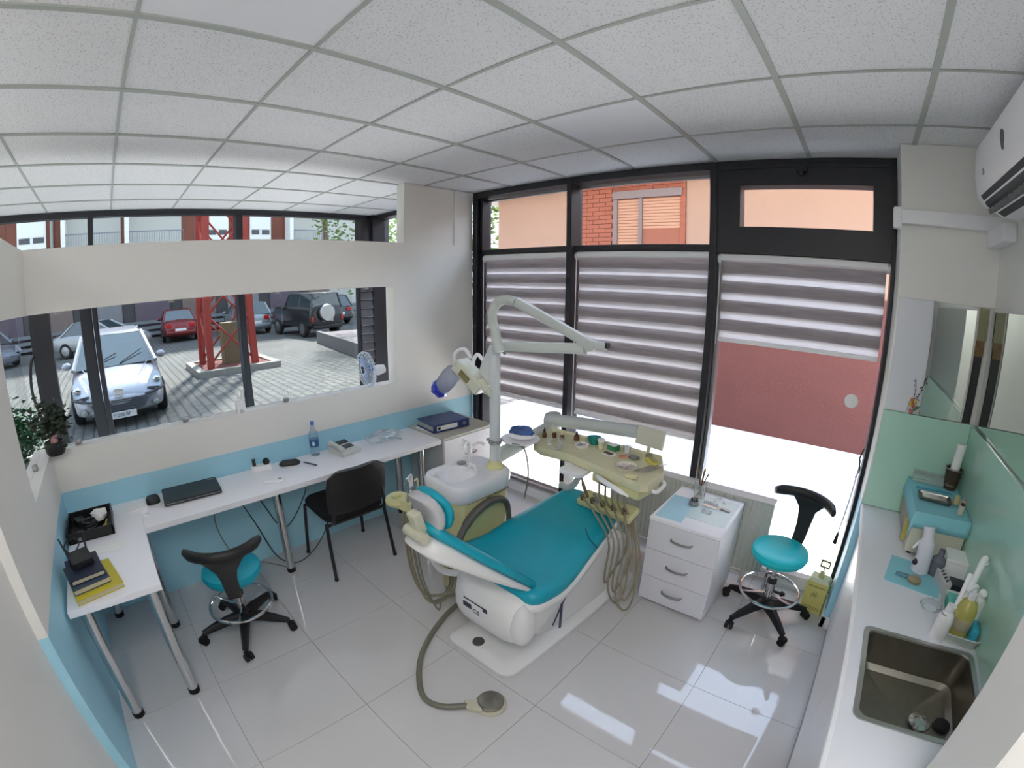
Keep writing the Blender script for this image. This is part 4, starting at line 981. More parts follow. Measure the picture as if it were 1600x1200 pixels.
# armrest loop on the far side
obj('armrest', MB().tube([(-.20, -1.00, .52), (-.215, -.93, .60), (-.22, -.84, .675), (-.22, -.72, .715), (-.22, -.61, .705), (-.22, -.545, .655), (-.215, -.53, .58), (-.20, -.54, .50)], [.018, .021, .026, .026, .022, .02, .018, .018], 10), BROWNP, ch)
# hose duct under the backrest on the far side
obj('hose_duct', MB().tube([(-.38, -1.05, .60), (-.36, -1.06, .47), (-.30, -1.04, .36), (-.20, -1.0, .36), (-.12, -.98, .42)], .020, 10), CHAIRW, ch)

# ================================================================== DENTAL UNIT: spittoon, pole, lamp, instrument arm
un = thing('dental_unit', 'aged cream dental unit with spittoon, pole, lamp and instrument table by the chair', 'dental unit', (-.40, -.70, 0))
q = rrect(-.56, -.89, -.245, -.47, .07, 5)
rr = []
for z, k in ((0.03, .86), (.30, .92), (.60, .98), (.74, 1.0)): rr.append([Vector((-.40 + (x + .40) * k, -.68 + (y + .68) * k, z)) for x, y in q])
obj('unit_body', MB().loft(rr), YELLP, un)
obj('unit_plinth', MB().prism(rrect(-.53, -.86, -.27, -.50, .05, 4), 0, .04), GREYP, un)
# white ceramic top with a bowl: rim, then down into the bowl
top = rrect(-.60, -.93, -.225, -.45, .09, 6); n_ = len(top)
def ell(cx_, cy_, rx, ry, z): return [Vector((cx_ + rx * math.cos(a), cy_ + ry * math.sin(a), z)) for a in [math.atan2(p[1] + .69, (p[0] + .4125)) for p in top]]
rr = [[Vector((-.41 + (x + .41) * .93, -.69 + (y + .69) * .93, .75)) for x, y in top], [Vector((x, y, .785)) for x, y in top], [Vector((x, y, .845)) for x, y in top], [Vector((-.41 + (x + .41) * .95, -.69 + (y + .69) * .95, .862)) for x, y in top],
      ell(-.435, -.765, .135, .125, .858), ell(-.435, -.765, .115, .105, .83), ell(-.435, -.765, .07, .065, .795), ell(-.435, -.765, .015, .015, .788)]
obj('spittoon_bowl', MB().loft(rr), mat('white_ceramic', (226, 226, 230), .12, coat=.5), un, ang=50)
obj('bowl_drain', MB().cyl((-.435, -.765, .789), (-.435, -.765, .793), .014), STEELD, un)
fc = obj('cup_filler', MB().tube([(-.49, -.60, .86), (-.49, -.60, .985), (-.485, -.63, 1.012), (-.475, -.665, 1.008), (-.472, -.68, .985)], .012, 10).cyl((-.49, -.60, .858), (-.49, -.60, .878), .024), mat('tap_white', (224, 224, 224), .25), un)
obj('tap_spout', MB().tube([(-.49, -.57, .975), (-.46, -.54, .995), (-.42, -.53, .99)], .009, 8).tube([(-.50, -.60, 1.0), (-.55, -.60, 1.005)], .008, 8, sm=0), mat('tap_white', (224, 224, 224), .25), fc)
obj('bowl_rinse_pipe', MB().tube([(-.37, -.66, .86), (-.37, -.67, .90), (-.39, -.69, .905), (-.40, -.71, .875)], .009, 8).cyl((-.37, -.66, .858), (-.37, -.66, .872), .018), mat('tap_white', (224, 224, 224), .25), un)
obj('cup_stand', MB().lathe([(0, 0), (.03, 0), (.033, .004), (.0, .006)], (-.53, -.63, .862), 18), STEELD, un)
obj('unit_lettering', text_mesh('ZC ROSON', .038, Matrix.Translation((-.2395, -.60, .745)) @ Matrix.Rotation(PI / 2, 4, 'Z') @ Matrix.Rotation(PI / 2, 4, 'X')), mat('lettering_dark', (70, 74, 60), .6), un, smooth=False)
# pole
PX, PY = -.335, -.525
pm = mat('pole_white', (206, 210, 212), .35)
obj('pole_socket', MB().lathe([(0, 0), (.06, 0), (.058, .02), (.044, .035), (.04, .06), (0, .06)], (PX, PY, .85), 24), YELLP, un)
obj('pole', MB().cyl((PX, PY, .86), (PX, PY, 1.63), .034, .032, 22), pm, un)
cl = obj('pole_clamp', MB().torus((PX, PY, 1.045), .038, .006, 26, 8).torus((PX, PY, 1.025), .037, .005, 26, 8), STEELD, un)
for k in range(4): obj('clamp_knob', MB().cyl((PX, PY, 1.04), (PX + .055 * math.cos(k * PI / 2 + .5), PY + .055 * math.sin(k * PI / 2 + .5), 1.04), .008, n=10), STEELD, cl)
obj('bracket_web', MB().loft([[Vector((PX - .005 + d, PY + .01, z)) if False else Vector((x, PY + d, z)) for x, z in ((PX + .0, 1.68), (PX - .10, 1.52), (PX - .13, 1.45), (PX, 1.36))] for d in (-.012, .012)]), pm, un, bevel=.004)
obj('lamp_hook', MB().tube([(PX - .16, PY - .02, 1.40), (PX - .17, PY - .02, 1.50), (PX - .13, PY - .02, 1.56), (PX - .08, PY - .02, 1.53)], .012, 8), WHITEP, un)
# sprung lamp arm: elbow, box arm, end joint
ar = obj('arm_elbow', MB().tube([(-.275, -.555, 1.595), (-.31, -.55, 1.70), (-.365, -.52, 1.80), (-.37, -.48, 1.865), (-.31, -.47, 1.895), (-.23, -.46, 1.885)], [.034, .029, .028, .029, .029, .027], 14), mat('elbow_grey', (188, 193, 188), .4), un)
obj('arm_stud', MB().cyl((-.31, -.47, 1.57), (-.31, -.47, 1.61), .010), GREYP, ar)
def barbox(p0, p1, w_, h_): 
    p0 = Vector(p0); p1 = Vector(p1); d = (p1 - p0).normalized(); s = Vector((-d.y, d.x, 0)).normalized(); u = d.cross(s).normalized()
    if u.z < 0: u = -u
    return MB().loft([[p + s * a * w_ / 2 + u * c * h_ / 2 for a, c in ((-1, -.6), (-.8, -1), (.8, -1), (1, -.6), (1, .6), (.8, 1), (-.8, 1), (-1, .6))] for p in (p0, p1)])
obj('spring_arm', barbox((-.23, -.46, 1.885), (.27, -.45, 1.685), .04, .05), mat('elbow_grey', (188, 193, 188), .4), un)
obj('lower_arm', barbox((-.33, -.46, 1.615), (.22, -.42, 1.655), .045, .055), mat('arm_pale', (196, 202, 196), .4), un)
ej = obj('arm_end_joint', MB().cyl((.275, -.475, 1.68), (.275, -.425, 1.68), .030, n=20).cbox((.325, -.45, 1.685), (.08, .035, .038), 0, 0, R(6)), mat('elbow_grey', (188, 193, 188), .4), un, bevel=.003)
obj('joint_cap', MB().cyl((.36, -.45, 1.69), (.378, -.45, 1.69), .016, n=16), BLACKP, ej)
# operating lamp head with its clear shield and blue film
lm = obj('lamp_head', MB().cbox((-.505, -.56, 1.425), (.24, .12, .085), R(10), 0, R(38)), mat('lamp_cream', (206, 208, 190), .4), un, bevel=.014, seg=3)
obj('lamp_socket', MB().cbox((-.50, -.625, 1.43), (.08, .012, .035), R(10), 0, R(38)), mat('socket_brown', (130, 122, 84), .6), lm)
obj('lamp_wing', MB().tube([(-.42, -.56, 1.40), (-.36, -.57, 1.36), (-.30, -.60, 1.345)], [.03, .022, .012], 8), mat('lamp_cream', (206, 208, 190), .4), lm)
obj('lamp_handle', MB().tube([(-.62, -.58, 1.47), (-.585, -.62, 1.56), (-.50, -.62, 1.60), (-.46, -.60, 1.545)], .011, 8), WHITEP, lm)
MxL = Matrix.Translation((-.665, -.60, 1.395)) @ Matrix.Rotation(R(48), 4, 'Y') @ Matrix.Diagonal((.8, .8, .82, 1))
obj('lamp_shield', MB().lathe([(.055, -.16), (.075, -.10), (.082, 0), (.075, .07), (.05, .10)], (0, 0, 0), 22, MxL @ Matrix.Diagonal((1, .8, 1, 1)) @ Matrix.Rotation(0, 4, 'X')), glassm('shield_film', (215, 218, 232), .2, .1, (190, 194, 206), .5), lm)
b = MB().lathe([(0, -.235), (.045, -.22), (.072, -.17), (.068, -.13), (.05, -.125)], (0, 0, 0), 18, MxL)
for v in b.bm.verts: v.co += Vector((random.uniform(-.008, .008), random.uniform(-.008, .008), random.uniform(-.008, .008)))
obj('blue_film', b, mat('film_blue', (24, 52, 190), .25, coat=.4), lm)
# horizontal arm to the instrument table
obj('table_arm', barbox((PX, PY, .925), (-.40, .16, .955), .07, .075), mat('arm_pale', (196, 202, 196), .4), un)
for y_ in (-.28, -.20): obj('arm_label', MB().cbox((-.312, y_, .945), (.004, .032, .035), R(-5.4)), BLACKP, un)
obj('arm_column', MB().cyl((-.40, .17, .90), (-.40, .17, 1.05), .05, n=20), mat('arm_pale', (196, 202, 196), .4), un)
obj('arm_tube', MB().cyl((-.455, .14, 1.005), (.27, .33, 1.005), .046, n=22), mat('tube_grey', (190, 196, 196), .4), un, bevel=.01)
obj('thin_cable', MB().tube([(PX + .05, PY + .1, 1.0), (-.22, -.38, .97), (-.20, -.36, .80), (-.22, -.37, .62)], .006, 6), HOSEG, un)
obj('dish_holder', MB().lathe([(0, 0), (.10, 0), (.125, .012), (.128, .018), (.105, .012), (0, .008)], (-.31, -.315, .985), 32), WHITEP, un)
# the table itself
tp = [(-.19, -.27), (.03, -.245), (.24, -.285), (.42, -.33), (.58, -.36), (.615, -.33), (.62, -.13), (.50, .11), (.30, .12), (-.30, .115), (-.37, .09), (-.385, .0), (-.26, -.24)]
tr_ = [Vector((x, y, 0)) for x, y in tp]
def tring(z, k): return [Vector((.12 + (p.x - .12) * k, -.10 + (p.y + .10) * k, z)) for p in tr_]
obj('table_tray', MB().loft([tring(.905, .96), tring(.915, 1), tring(.958, 1), tring(.962, .985), tring(.958, .965), tring(.948, .95)]), CREAMP, un, ang=40)
obj('table_drawer', MB().loft([[Vector((x, y, z)) for x, y in ((.22, -.275), (.57, -.345), (.60, -.14), (.50, .05), (.20, .05))] for z in (.845, .907)]), YELLP, un, bevel=.012)
obj('table_display', MB().cbox((.345, -.318, .878), (.07, .012, .03), R(-11)), BLACKP, un, bevel=.002)
obj('table_grip', MB().tube([(.62, -.28, .90), (.645, -.27, .90), (.64, -.16, .90), (.61, -.12, .90)], .012, 8), WHITEP, un)
obj('side_shelf', MB().prism(rrect(.02, -.36, .19, -.20, .04, 4), .875, .897), WHITEP, un, bevel=.004)
mv = obj('viewing_screen', MB().cbox((.40, .13, 1.055), (.205, .022, .12), R(-8), R(-14)), mat('screen_cream', (200, 200, 184), .35), un, bevel=.006)
obj('screen_post', MB().cyl((.40, .11, .955), (.40, .12, 1.00), .012), CREAMP, mv)
obj('table_stem', MB().tube([(.02, -.12, .905), (.04, -.13, .80), (.02, -.15, .72), (-.04, -.14, .67), (-.12, -.10, .655)], .022, 10), mat('tube_grey', (190, 196, 196), .4), un)
# hose guide and instrument panel
obj('hose_guide', MB().tube([(.27, -.30, .905), (.33, -.33, .90), (.43, -.335, .875), (.50, -.325, .85)], [.010, .016, .016, .010], 8), WHITEP, un)
pn = obj('instrument_panel', MB().cbox((.29, -.17, .655), (.40, .13, .045), R(-4), R(16)), YELLP, un, bevel=.012, seg=3)
for k in range(5):
    x = .13 + .075 * k
    obj('socket', MB().cyl((x, -.21, .672), (x, -.225, .700), .017, .015, 12), mat('socket_brown2', (110, 98, 70), .6), pn)
hm = [[(.31 + .042 * k, -.335, .885 - .008 * k), (.305 + .042 * k, -.31, .78), (.30 + .042 * k, -.235, .69)] for k in range(5)]
for k, p in enumerate(hm): obj('feed_hose', MB().tube(p, .007, 6), HOSE, un)
for k in range(5):
    x = .13 + .075 * k; lo = (.17, .05, .13, .02, .10)[k]; dx = (-.03, .03, -.02, .04, .0)[k]
    obj('instrument_hose', MB().tube([(x, -.215, .685), (x * .45 + (.41 + .035 * k) * .55, -.315, .665), (.41 + .035 * k, -.335, .52), (.395 + .03 * k, -.31, lo + .13), (.42 + .03 * k + dx, -.28, lo), (.46 + .028 * k + dx, -.25, lo + .12), (.475 + .024 * k, -.22, .42), (.43 + .012 * k, -.165, .635)], .0068, 6, 6), HOSE, un)
hp = obj('handpiece', MB().tube([(.17, -.22, .70), (.155, -.25, .78), (.145, -.265, .84)], [.010, .012, .007], 8), mat('handpiece_brown', (128, 112, 92), .5), un)
obj('handpiece', MB().tube([(.245, -.22, .69), (.235, -.26, .76)], [.012, .016, .008], 8), GREYP, un)
# assistant's holder on the near side of the spittoon
obj('holder_arm', MB().tube([(-.40, -.88, .70), (-.40, -.98, .70), (-.46, -1.06, .72)], .02, 8), YELLP, un)
ah = obj('instrument_holder', MB().torus((-.60, -1.09, .735), .052, .028, 28, 10).cbox((-.49, -1.08, .735), (.16, .075, .06), R(8)), YELLP, un, bevel=.0)
for (x, y, z0, z1, c_) in ((-.575, -1.03, .76, .86, WHITEP), (-.52, -1.05, .76, .90, WHITEP), (-.49, -1.10, .72, .88, STEELD), (-.45, -1.06, .74, .90, CREAMP), (-.43, -1.11, .70, .87, STEELD)):
    obj('handpiece', MB().tube([(x, y, z0 - .06), (x, y, z0), (x + .005, y + .01, z1), (x + .015, y - .02, z1 + .012)], [.009, .011, .007, .004], 8), c_, ah)
for k, (x, lo, xe) in enumerate(((-.58, .07, -.22), (-.55, .03, -.25), (-.50, .05, -.21), (-.46, -.0 + .012, -.27))):
    obj('suction_hose', MB().tube([(x, -1.07, .70), (x - .005, -1.075, .45), (x + .03, -1.07, .20), (x + .12, -1.05, lo + .01), (xe - .06, -1.02, .10 + lo), (xe, -1.0, .24), (xe - .02, -.98, .35)], (.0095, .0095, .0085, .006)[k], 6, 8), HOSE if k < 2 else HOSEG, un)
# foot pedal with its thick hose
t = thing('foot_pedal', 'round steel foot pedal with thick grey hose on the floor tiles', 'pedal', (.40, -1.34, 0))
obj('pedal_base', MB().lathe([(0, 0), (.078, 0), (.080, .012), (.072, .022), (0, .022)], (.405, -1.345, 0), 32), mat('pedal_cream', (196, 192, 172), .5), t)
obj('pedal_disc', MB().lathe([(.066, .022), (.068, .032), (.060, .042), (.03, .049), (0, .051)], (.405, -1.345, 0), 32), STEEL, t)
obj('hose_socket', MB().loft([[Vector((x, y, z)) for x, y, z in ((.30, -1.43, .006), (.36, -1.37, .004), (.36, -1.37, .036), (.30, -1.43, .03))], [Vector((x, y, z)) for x, y, z in ((.35, -1.46, .006), (.42, -1.42, .004), (.42, -1.42, .036), (.35, -1.46, .03))]]), mat('pedal_cream', (196, 192, 172), .5), t, bevel=.006)
obj('pedal_hose', MB().tube([(-.27, -.85, .06), (-.29, -.95, .017), (-.265, -1.06, .016), (-.20, -1.22, .016), (-.10, -1.38, .016), (.03, -1.50, .016), (.15, -1.56, .016), (.25, -1.53, .016), (.335, -1.44, .018)], .0155, 10, 8), mat('pedal_hose_grey', (118, 118, 104), .5), t)
# ---- things on the instrument table
Z = .949
BR = mat('amber_glass', (92, 52, 34), .12, coat=.5)
for i, (x, y, lb) in enumerate(((-.30, -.07, 'leftmost small amber dropper bottle at the back of the instrument table'), (-.245, -.03, 'amber dropper bottle second from the left on the instrument table'), (-.175, -.035, 'amber bottle with pale cap third from the left on the instrument table'), (-.10, .03, 'squat amber jar next to the teal bowl on the instrument table'))):
    t = thing('dropper_bottle', lb, 'bottle', (x, y, Z), 0, 'amber bottles on the instrument table')
    s = 1.25 if i == 3 else 1
    obj('bottle', MB().lathe([(0, 0), (.015 * s, 0), (.016 * s, .004), (.016 * s, .03), (.007 * s, .038), (.007 * s, .042), (0, .042)], n=16), BR, t, local=True)
    obj('cap', MB().lathe([(.0085, .040), (.0085, .052), (.004, .060), (.003, .072), (0, .073)], n=12), (BLACKP, CREAMP, CREAMP, BLACKP)[i], t, local=True)
for i, (x, y, r_, hh, lb) in enumerate(((-.185, -.165, .022, .045, 'small clear glass at the left corner of the instrument table'), (-.12, -.13, .022, .05, 'small clear glass second from the left corner of the instrument table'), (-.09, -.19, .024, .035, 'low clear glass nearest the front edge of the instrument table'))):
    single('dappen_glass', MB().lathe([(0, 0), (r_ * .8, 0), (r_, hh), (r_ * .93, hh), (r_ * .7, .006), (0, .006)], (x, y, Z), 18), GLASSW, lb, 'glass', 'small glasses on the instrument table')
t = thing('swab_dish', 'shallow glass dish of small burs on the left of the table', 'dish', (.0, -.055, Z))
obj('dish', MB().lathe([(0, 0), (.04, 0), (.046, .018), (.043, .018), (.037, .005), (0, .005)], n=28), WHITEP, t, local=True)
b = MB()
for k in range(14): a = random.uniform(0, 6.28); x, y = random.uniform(-.022, .022), random.uniform(-.022, .022); b.tube([(x - .01 * math.cos(a), y - .01 * math.sin(a), .010 + .001 * k), (x + .01 * math.cos(a), y + .01 * math.sin(a), .012 + .001 * k)], .0022, 5, sm=0)
obj('burs', b, STEELD, t, local=True, kind='stuff')
single('teal_bowl', MB().lathe([(0, 0), (.03, 0), (.046, .03), (.049, .045), (.045, .045), (.035, .012), (0, .008)], (.03, .05, Z), 28), mat('teal_plastic', (20, 140, 132), .4), 'teal plastic bowl at the back of the instrument table', 'bowl')
t = thing('cream_tube', 'cream tub with white lid in the middle of the instrument table', 'tub', (.115, -.005, Z))
obj('tub', MB().lathe([(0, 0), (.018, 0), (.020, .05), (.024, .052), (0, .052)], n=18), CREAMP, t, local=True)
obj('lid', MB().cyl((0, 0, .052), (0, 0, .066), .024, n=18), PAPER, t, local=True)
t = thing('green_material_box', 'small green and white box right of the cream tub', 'box', (.19, .03, Z), R(-12))
obj('box', MB().box((-.035, -.025, 0), (.035, .025, .035)), mat('box_green', (60, 140, 96), .5), t, local=True, bevel=.002)
obj('paper_slip', MB().box((-.03, -.03, .036), (.03, .012, .040)), PAPER, t, local=True)
single('mixing_pad', MB().cbox((.21, -.06, Z + .006), (.075, .055, .012), R(-12)), PAPER, 'white mixing pad with brown edge in front of the green box', 'pad', bevel=.001)
single('spatula_rest', MB().cbox((.212, -.075, Z + .016), (.06, .03, .006), R(-12)), mat('rest_brown', (96, 62, 44), .4), 'dark brown rest lying on the white mixing pad', 'rest', bevel=.002)
t = thing('cotton_cup', 'clear cup of cotton rolls behind the round dish', 'cup', (.285, .035, Z))
obj('cup', MB().lathe([(0, 0), (.022, 0), (.026, .055), (.024, .055), (.020, .004), (0, .004)], n=20), GLASSW, t, local=True)
b = MB()
for k in range(6): a = k * 1.05; b.cyl((.010 * math.cos(a), .010 * math.sin(a), .005), (.012 * math.cos(a), .012 * math.sin(a), .05), .005, n=8)
obj('cotton_rolls', b, PAPER, t, local=True, kind='stuff')
single('pink_packet', MB().cbox((.30, -.045, Z + .006), (.045, .03, .012), R(20)), mat('packet_pink', (196, 122, 104), .5), 'small pink packet left of the shiny mirror box', 'packet', bevel=.002)
single('glass_slab', MB().cbox((.365, -.02, Z + .008), (.06, .045, .016), R(-20)), STEELD, 'small steel box behind the round glass dish', 'box', bevel=.002)
t = thing('instrument_dish', 'large round glass dish holding instruments at the table middle', 'dish', (.40, -.185, Z))
obj('dish', MB().lathe([(0, 0), (.062, 0), (.070, .018), (.067, .018), (.058, .005), (0, .005)], n=36), mat('dish_rim', (214, 210, 196), .2), t, local=True)
b = MB()
for a, y in ((.2, -.02), (.9, .0), (1.5, .01), (2.4, -.01)): b.tube([(-.05 * math.cos(a), -.05 * math.sin(a) + y * .5, .012), (.05 * math.cos(a), .05 * math.sin(a) + y * .5, .013)], .0025, 6, sm=0)
obj('instruments', b, CHROME, t, local=True)
t = thing('bur_block', 'yellow bur block with tiny tools at the right back of the table', 'block', (.49, -.02, Z), R(-40))
obj('block', MB().box((-.055, -.022, 0), (.055, .022, .022)), mat('yellow_block', (214, 204, 96), .5), t, local=True, bevel=.003)
b = MB()
for i in range(6):
    for j in range(2): b.cyl((-.045 + .018 * i, -.01 + .02 * j, .022), (-.045 + .018 * i, -.01 + .02 * j, .042), .002, n=6)
obj('burs', b, STEELD, t, local=True, kind='stuff')
b = MB()
for i in range(5): b.tube([(.47 + .016 * i, -.22 + .012 * i, Z + .013), (.51 + .018 * i, -.09 + .02 * i, Z + .014)], .0028, 6, sm=0)
single('hand_instruments', b, CHROME, 'row of slim steel hand instruments at the right side of the table', 'tool')
single('wax_strip', MB().cbox((.485, -.285, Z + .007), (.07, .04, .014), R(12)), mat('wax_ivory', (216, 212, 170), .5), 'ivory block at the front right corner of the table', 'block', bevel=.004)
single('steel_tin', MB().lathe([(0, 0), (.022, 0), (.022, .02), (0, .02)], (.43, .06, Z), 20), STEEL, 'small round steel tin below the viewing screen', 'tin')
t = thing('glove_packet', 'crumpled blue and white packet on the round dish beside the pole', 'packet', (-.30, -.31, 1.015), R(20))
b = MB().ball((0, 0, .035), .085, 14, 8, (1, .62, .42))
for v in b.bm.verts: v.co += Vector((random.uniform(-.008, .008), random.uniform(-.008, .008), random.uniform(-.006, .006)))
obj('packet', b, mat('packet_blue', (62, 96, 158), .35, vary=.5, scale=14), t, local=True, smooth=False)
obj('gauze', MB().ball((.0, -.01, .012), .09, 14, 6, (1.05, .75, .25)), PAPER, t, local=True)

# ================================================================== DRAWER CABINET, RADIATOR, SHARPS BOX
t = thing('drawer_cabinet', 'white three-drawer cabinet with bow handles beside the dental chair', 'cabinet', (.783, .16, 0))
x0, x1, y0, y1 = .556, 1.01, -.085, .44
obj('carcass', MB().box((x0, y0, .03), (x1, y1, .622)), WHITEL, t, bevel=.002)
obj('top', MB().box((x0 - .003, y0 - .022, .624), (x1 + .003, y1 + .002, .645)), WHITEL, t, bevel=.002)
for x in (x0 + .05, x1 - .05):
    for y in (y0 + .05, y1 - .05): obj('foot', MB().cyl((x, y, 0), (x, y, .03), .02), RUBBER, t)
for z0, z1 in ((.035, .222), (.226, .422), (.426, .620)):
    d = obj('drawer', MB().box((x0 + .001, y0 - .018, z0), (x1 - .001, y0 - .001, z1)), mat('drawer_front', (222, 223, 230), .35), t, bevel=.0015)
    zc = (z0 + z1) / 2 + .015; xc = (x0 + x1) / 2
    obj('bow_handle', MB().tube([(xc - .07, y0 - .018, zc), (xc - .055, y0 - .04, zc - .004), (xc, y0 - .048, zc - .006), (xc + .055, y0 - .04, zc - .004), (xc + .07, y0 - .018, zc)], [.004, .007, .008, .007, .004], 8), STEELD, d)
Z = .645
single('paper_mat', MB().cbox((.655, .10, Z + .0015), (.17, .34, .003), R(2)), mat('mat_pale_blue', (176, 214, 228), .8), 'pale blue paper mat on the left of the drawer cabinet', 'mat')
single('glass_plate', MB().cbox((.86, .20, Z + .002), (.26, .36, .004), 0), mat('plate_pale', (212, 232, 232), .1, coat=.4), 'pale glassy plate covering the right of the drawer cabinet top', 'plate')
Z = .650
t = thing('brush_jar', 'clear glass jar of brushes at the back of the drawer cabinet', 'jar', (.715, .335, Z))
obj('jar', MB().lathe([(0, 0), (.036, 0), (.042, .10), (.039, .10), (.033, .006), (0, .006)], n=24), GLASSW, t, local=True)
cols = (((150, 60, 50), 'red-tipped'), ((196, 150, 60), 'yellow-handled'), ((70, 110, 70), 'green-handled'), ((90, 70, 60), 'brown-handled'), ((60, 60, 66), 'black-handled'))
for i, (c, nm) in enumerate(cols):
    a = i * 1.26 + .3
    p0 = Vector((.715 + .015 * math.cos(a + 2.8), .335 + .015 * math.sin(a + 2.8), Z + .01)); p1 = Vector((.715 + .042 * math.cos(a), .335 + .042 * math.sin(a), Z + .175 + .012 * i))
    t = thing('paint_brush', nm + ' thin brush standing in the glass jar on the drawer cabinet', 'brush', p0, 0, 'brushes in the glass jar')
    obj('handle', MB().tube([p0, p0.lerp(p1, .8)], .0035, 6, sm=0), mat('brush_%d' % i, c, .5), t)
    obj('bristles', MB().tube([p0.lerp(p1, .8), p0.lerp(p1, .92), p1], [.004, .006, .001], 7, sm=0), mat('bristle', (150, 110, 60), .8), t)
t = thing('bur_stand', 'small round metal bur stand in front of the brush jar', 'stand', (.725, .205, Z))
obj('stand', MB().lathe([(0, 0), (.034, 0), (.034, .018), (.028, .024), (0, .024)], n=26), STEELD, t, local=True)
b = MB()
for k in range(10): a = k * .63; b.cyl((.02 * math.cos(a), .02 * math.sin(a), .024), (.02 * math.cos(a), .02 * math.sin(a), .04), .003, n=6)
obj('burs', b, BLACKP, t, local=True, kind='stuff')
t = thing('bur_tray', 'clear rack of small tools in the middle of the drawer cabinet', 'rack', (.83, .235, Z), R(-6))
obj('rack', MB().box((-.055, -.02, 0), (.055, .02, .014)), CLEAR, t, local=True, bevel=.003)
b = MB()
for k in range(8): b.cyl((-.045 + .013 * k, 0, .01), (-.045 + .013 * k, 0, .034), .003, n=6)
obj('tools', b, STEELD, t, local=True, kind='stuff')
single('steel_strip', MB().cbox((.93, .235, Z + .005), (.07, .022, .01), R(-8)), STEELD, 'short steel strip right of the clear tool rack', 'strip', bevel=.002)
t = thing('clear_dish', 'tiny clear square dish in front of the tool rack', 'dish', (.835, .145, Z), R(-6))
b = MB()
for a, c in (((-.03, -.022, 0), (.03, -.018, .012)), ((-.03, .018, 0), (.03, .022, .012)), ((-.03, -.022, 0), (-.026, .022, .012)), ((.026, -.022, 0), (.03, .022, .012)), ((-.03, -.022, 0), (.03, .022, .003))): b.box(a, c)
obj('dish', b, CLEAR, t, local=True, smooth=False)
b = MB()
for k in range(7): x, y = .80 + random.uniform(0, .13), .30 + random.uniform(0, .08); a = random.uniform(0, 3); b.tube([(x, y, Z + .003), (x + .022 * math.cos(a), y + .022 * math.sin(a), Z + .003)], .002, 5, sm=0)
single('loose_burs', b, STEELD, 'scatter of tiny loose drill tips behind the clear tool rack', 'tips', kind='stuff')

RAD = mat('radiator_paint', (196, 198, 192), .4)
t = thing('panel_radiator', 'long fluted white panel radiator under the window wall', 'radiator', (.60, .495, 0))
b = MB()
x = -.02; w_ = .0333
prof = []
while x < 1.20:
    prof += [(x, 0), (x + w_ * .35, 0), (x + w_ * .5, .008), (x + w_ * .85, .008)]; x += w_
prof.append((x, 0))
for yy, s in ((.450, 1), (.540, -1)):
    lo = [Vector((p[0], yy + s * p[1], .13)) for p in prof]; hi = [Vector((p[0], yy + s * p[1], .672)) for p in prof]
    A = b.ring(lo); B_ = b.ring(hi)
    for i in range(len(A) - 1): b.face((A[i], A[i + 1], B_[i + 1], B_[i]))
obj('fluted_panel', b, RAD, t, smooth=False)
obj('panel_body', MB().box((-.02, .460, .13), (1.205, .531, .668)), RAD, t, smooth=False)
b = MB().box((-.022, .446, .668), (1.21, .545, .680)); obj('top_grille', b, RAD, t, bevel=.003)
for x in (-.023, 1.205): obj('side_cover', MB().box((x, .446, .12), (x + .006, .545, .680)), RAD, t, bevel=.002)
v_ = obj('valve_pipe', MB().tube([(1.21, .50, .18), (1.26, .50, .18), (1.265, .50, .10), (1.265, .50, 0)], .011, 8), CHROME, t)
obj('valve_head', MB().cyl((1.235, .50, .18), (1.235, .45, .18), .02, n=14), WHITEP, v_)
for x in (.10, 1.08): obj('floor_bracket', MB().box((x, .48, 0), (x + .03, .51, .14)), RAD, t)

t = thing('sharps_box', 'yellow cardboard sharps box with white lid by the right window foot', 'box', (1.635, .455, 0), R(-8))
obj('carton', MB().loft([[Vector((x, y, z)) for x, y in ((-.075, -.05), (.075, -.05), (.075, .05), (-.075, .05))] for z in (0, .235)]), CARD, t, local=True, bevel=.003)
obj('upper_flap', MB().loft([[Vector((x * k, y * k, z)) for x, y in ((-.075, -.05), (.075, -.05), (.075, .05), (-.075, .05))] for z, k in ((.235, 1), (.262, .8))]), mat('lid_pale', (222, 222, 190), .6), t, local=True, bevel=.003)
obj('opening_tab', MB().tube([(.0, -.01, .25), (0, -.01, .30)], [.022, .018], 10, sm=0), mat('tab_yellow', (206, 204, 140), .5), t, local=True)
b = MB()
for a, c in (((-.035, .028, .31), (.035, .036, .322)), ((-.035, .028, .355), (.035, .036, .367)), ((-.035, .028, .31), (-.024, .036, .367)), ((.024, .028, .31), (.035, .036, .367)), ((-.005, .028, .25), (.005, .036, .31))): b.box(a, c)
obj('carry_handle', b, mat('handle_olive', (150, 146, 96), .5), t, local=True, smooth=False)
pk = MB()
for k in range(3):
    a = PI / 2 + 2 * PI * k / 3; pk.torus((.0, 0, 0), .012, .0014, 14, 5, Matrix.Translation((.014 * math.cos(a), -.051, .14 + .014 * math.sin(a))) @ Matrix.Rotation(PI / 2, 4, 'X'), .75)
pk.torus((0, 0, 0), .011, .0012, 16, 5, Matrix.Translation((0, -.051, .14)) @ Matrix.Rotation(PI / 2, 4, 'X'))
for z in (.205, .20, .045, .035, .025): pk.box((-.06, -.0515, z), (.06, -.050, z + .0018))
obj('hazard_print', pk, mat('print_olive', (110, 104, 50), .7), t, local=True, smooth=False, kind='stuff')

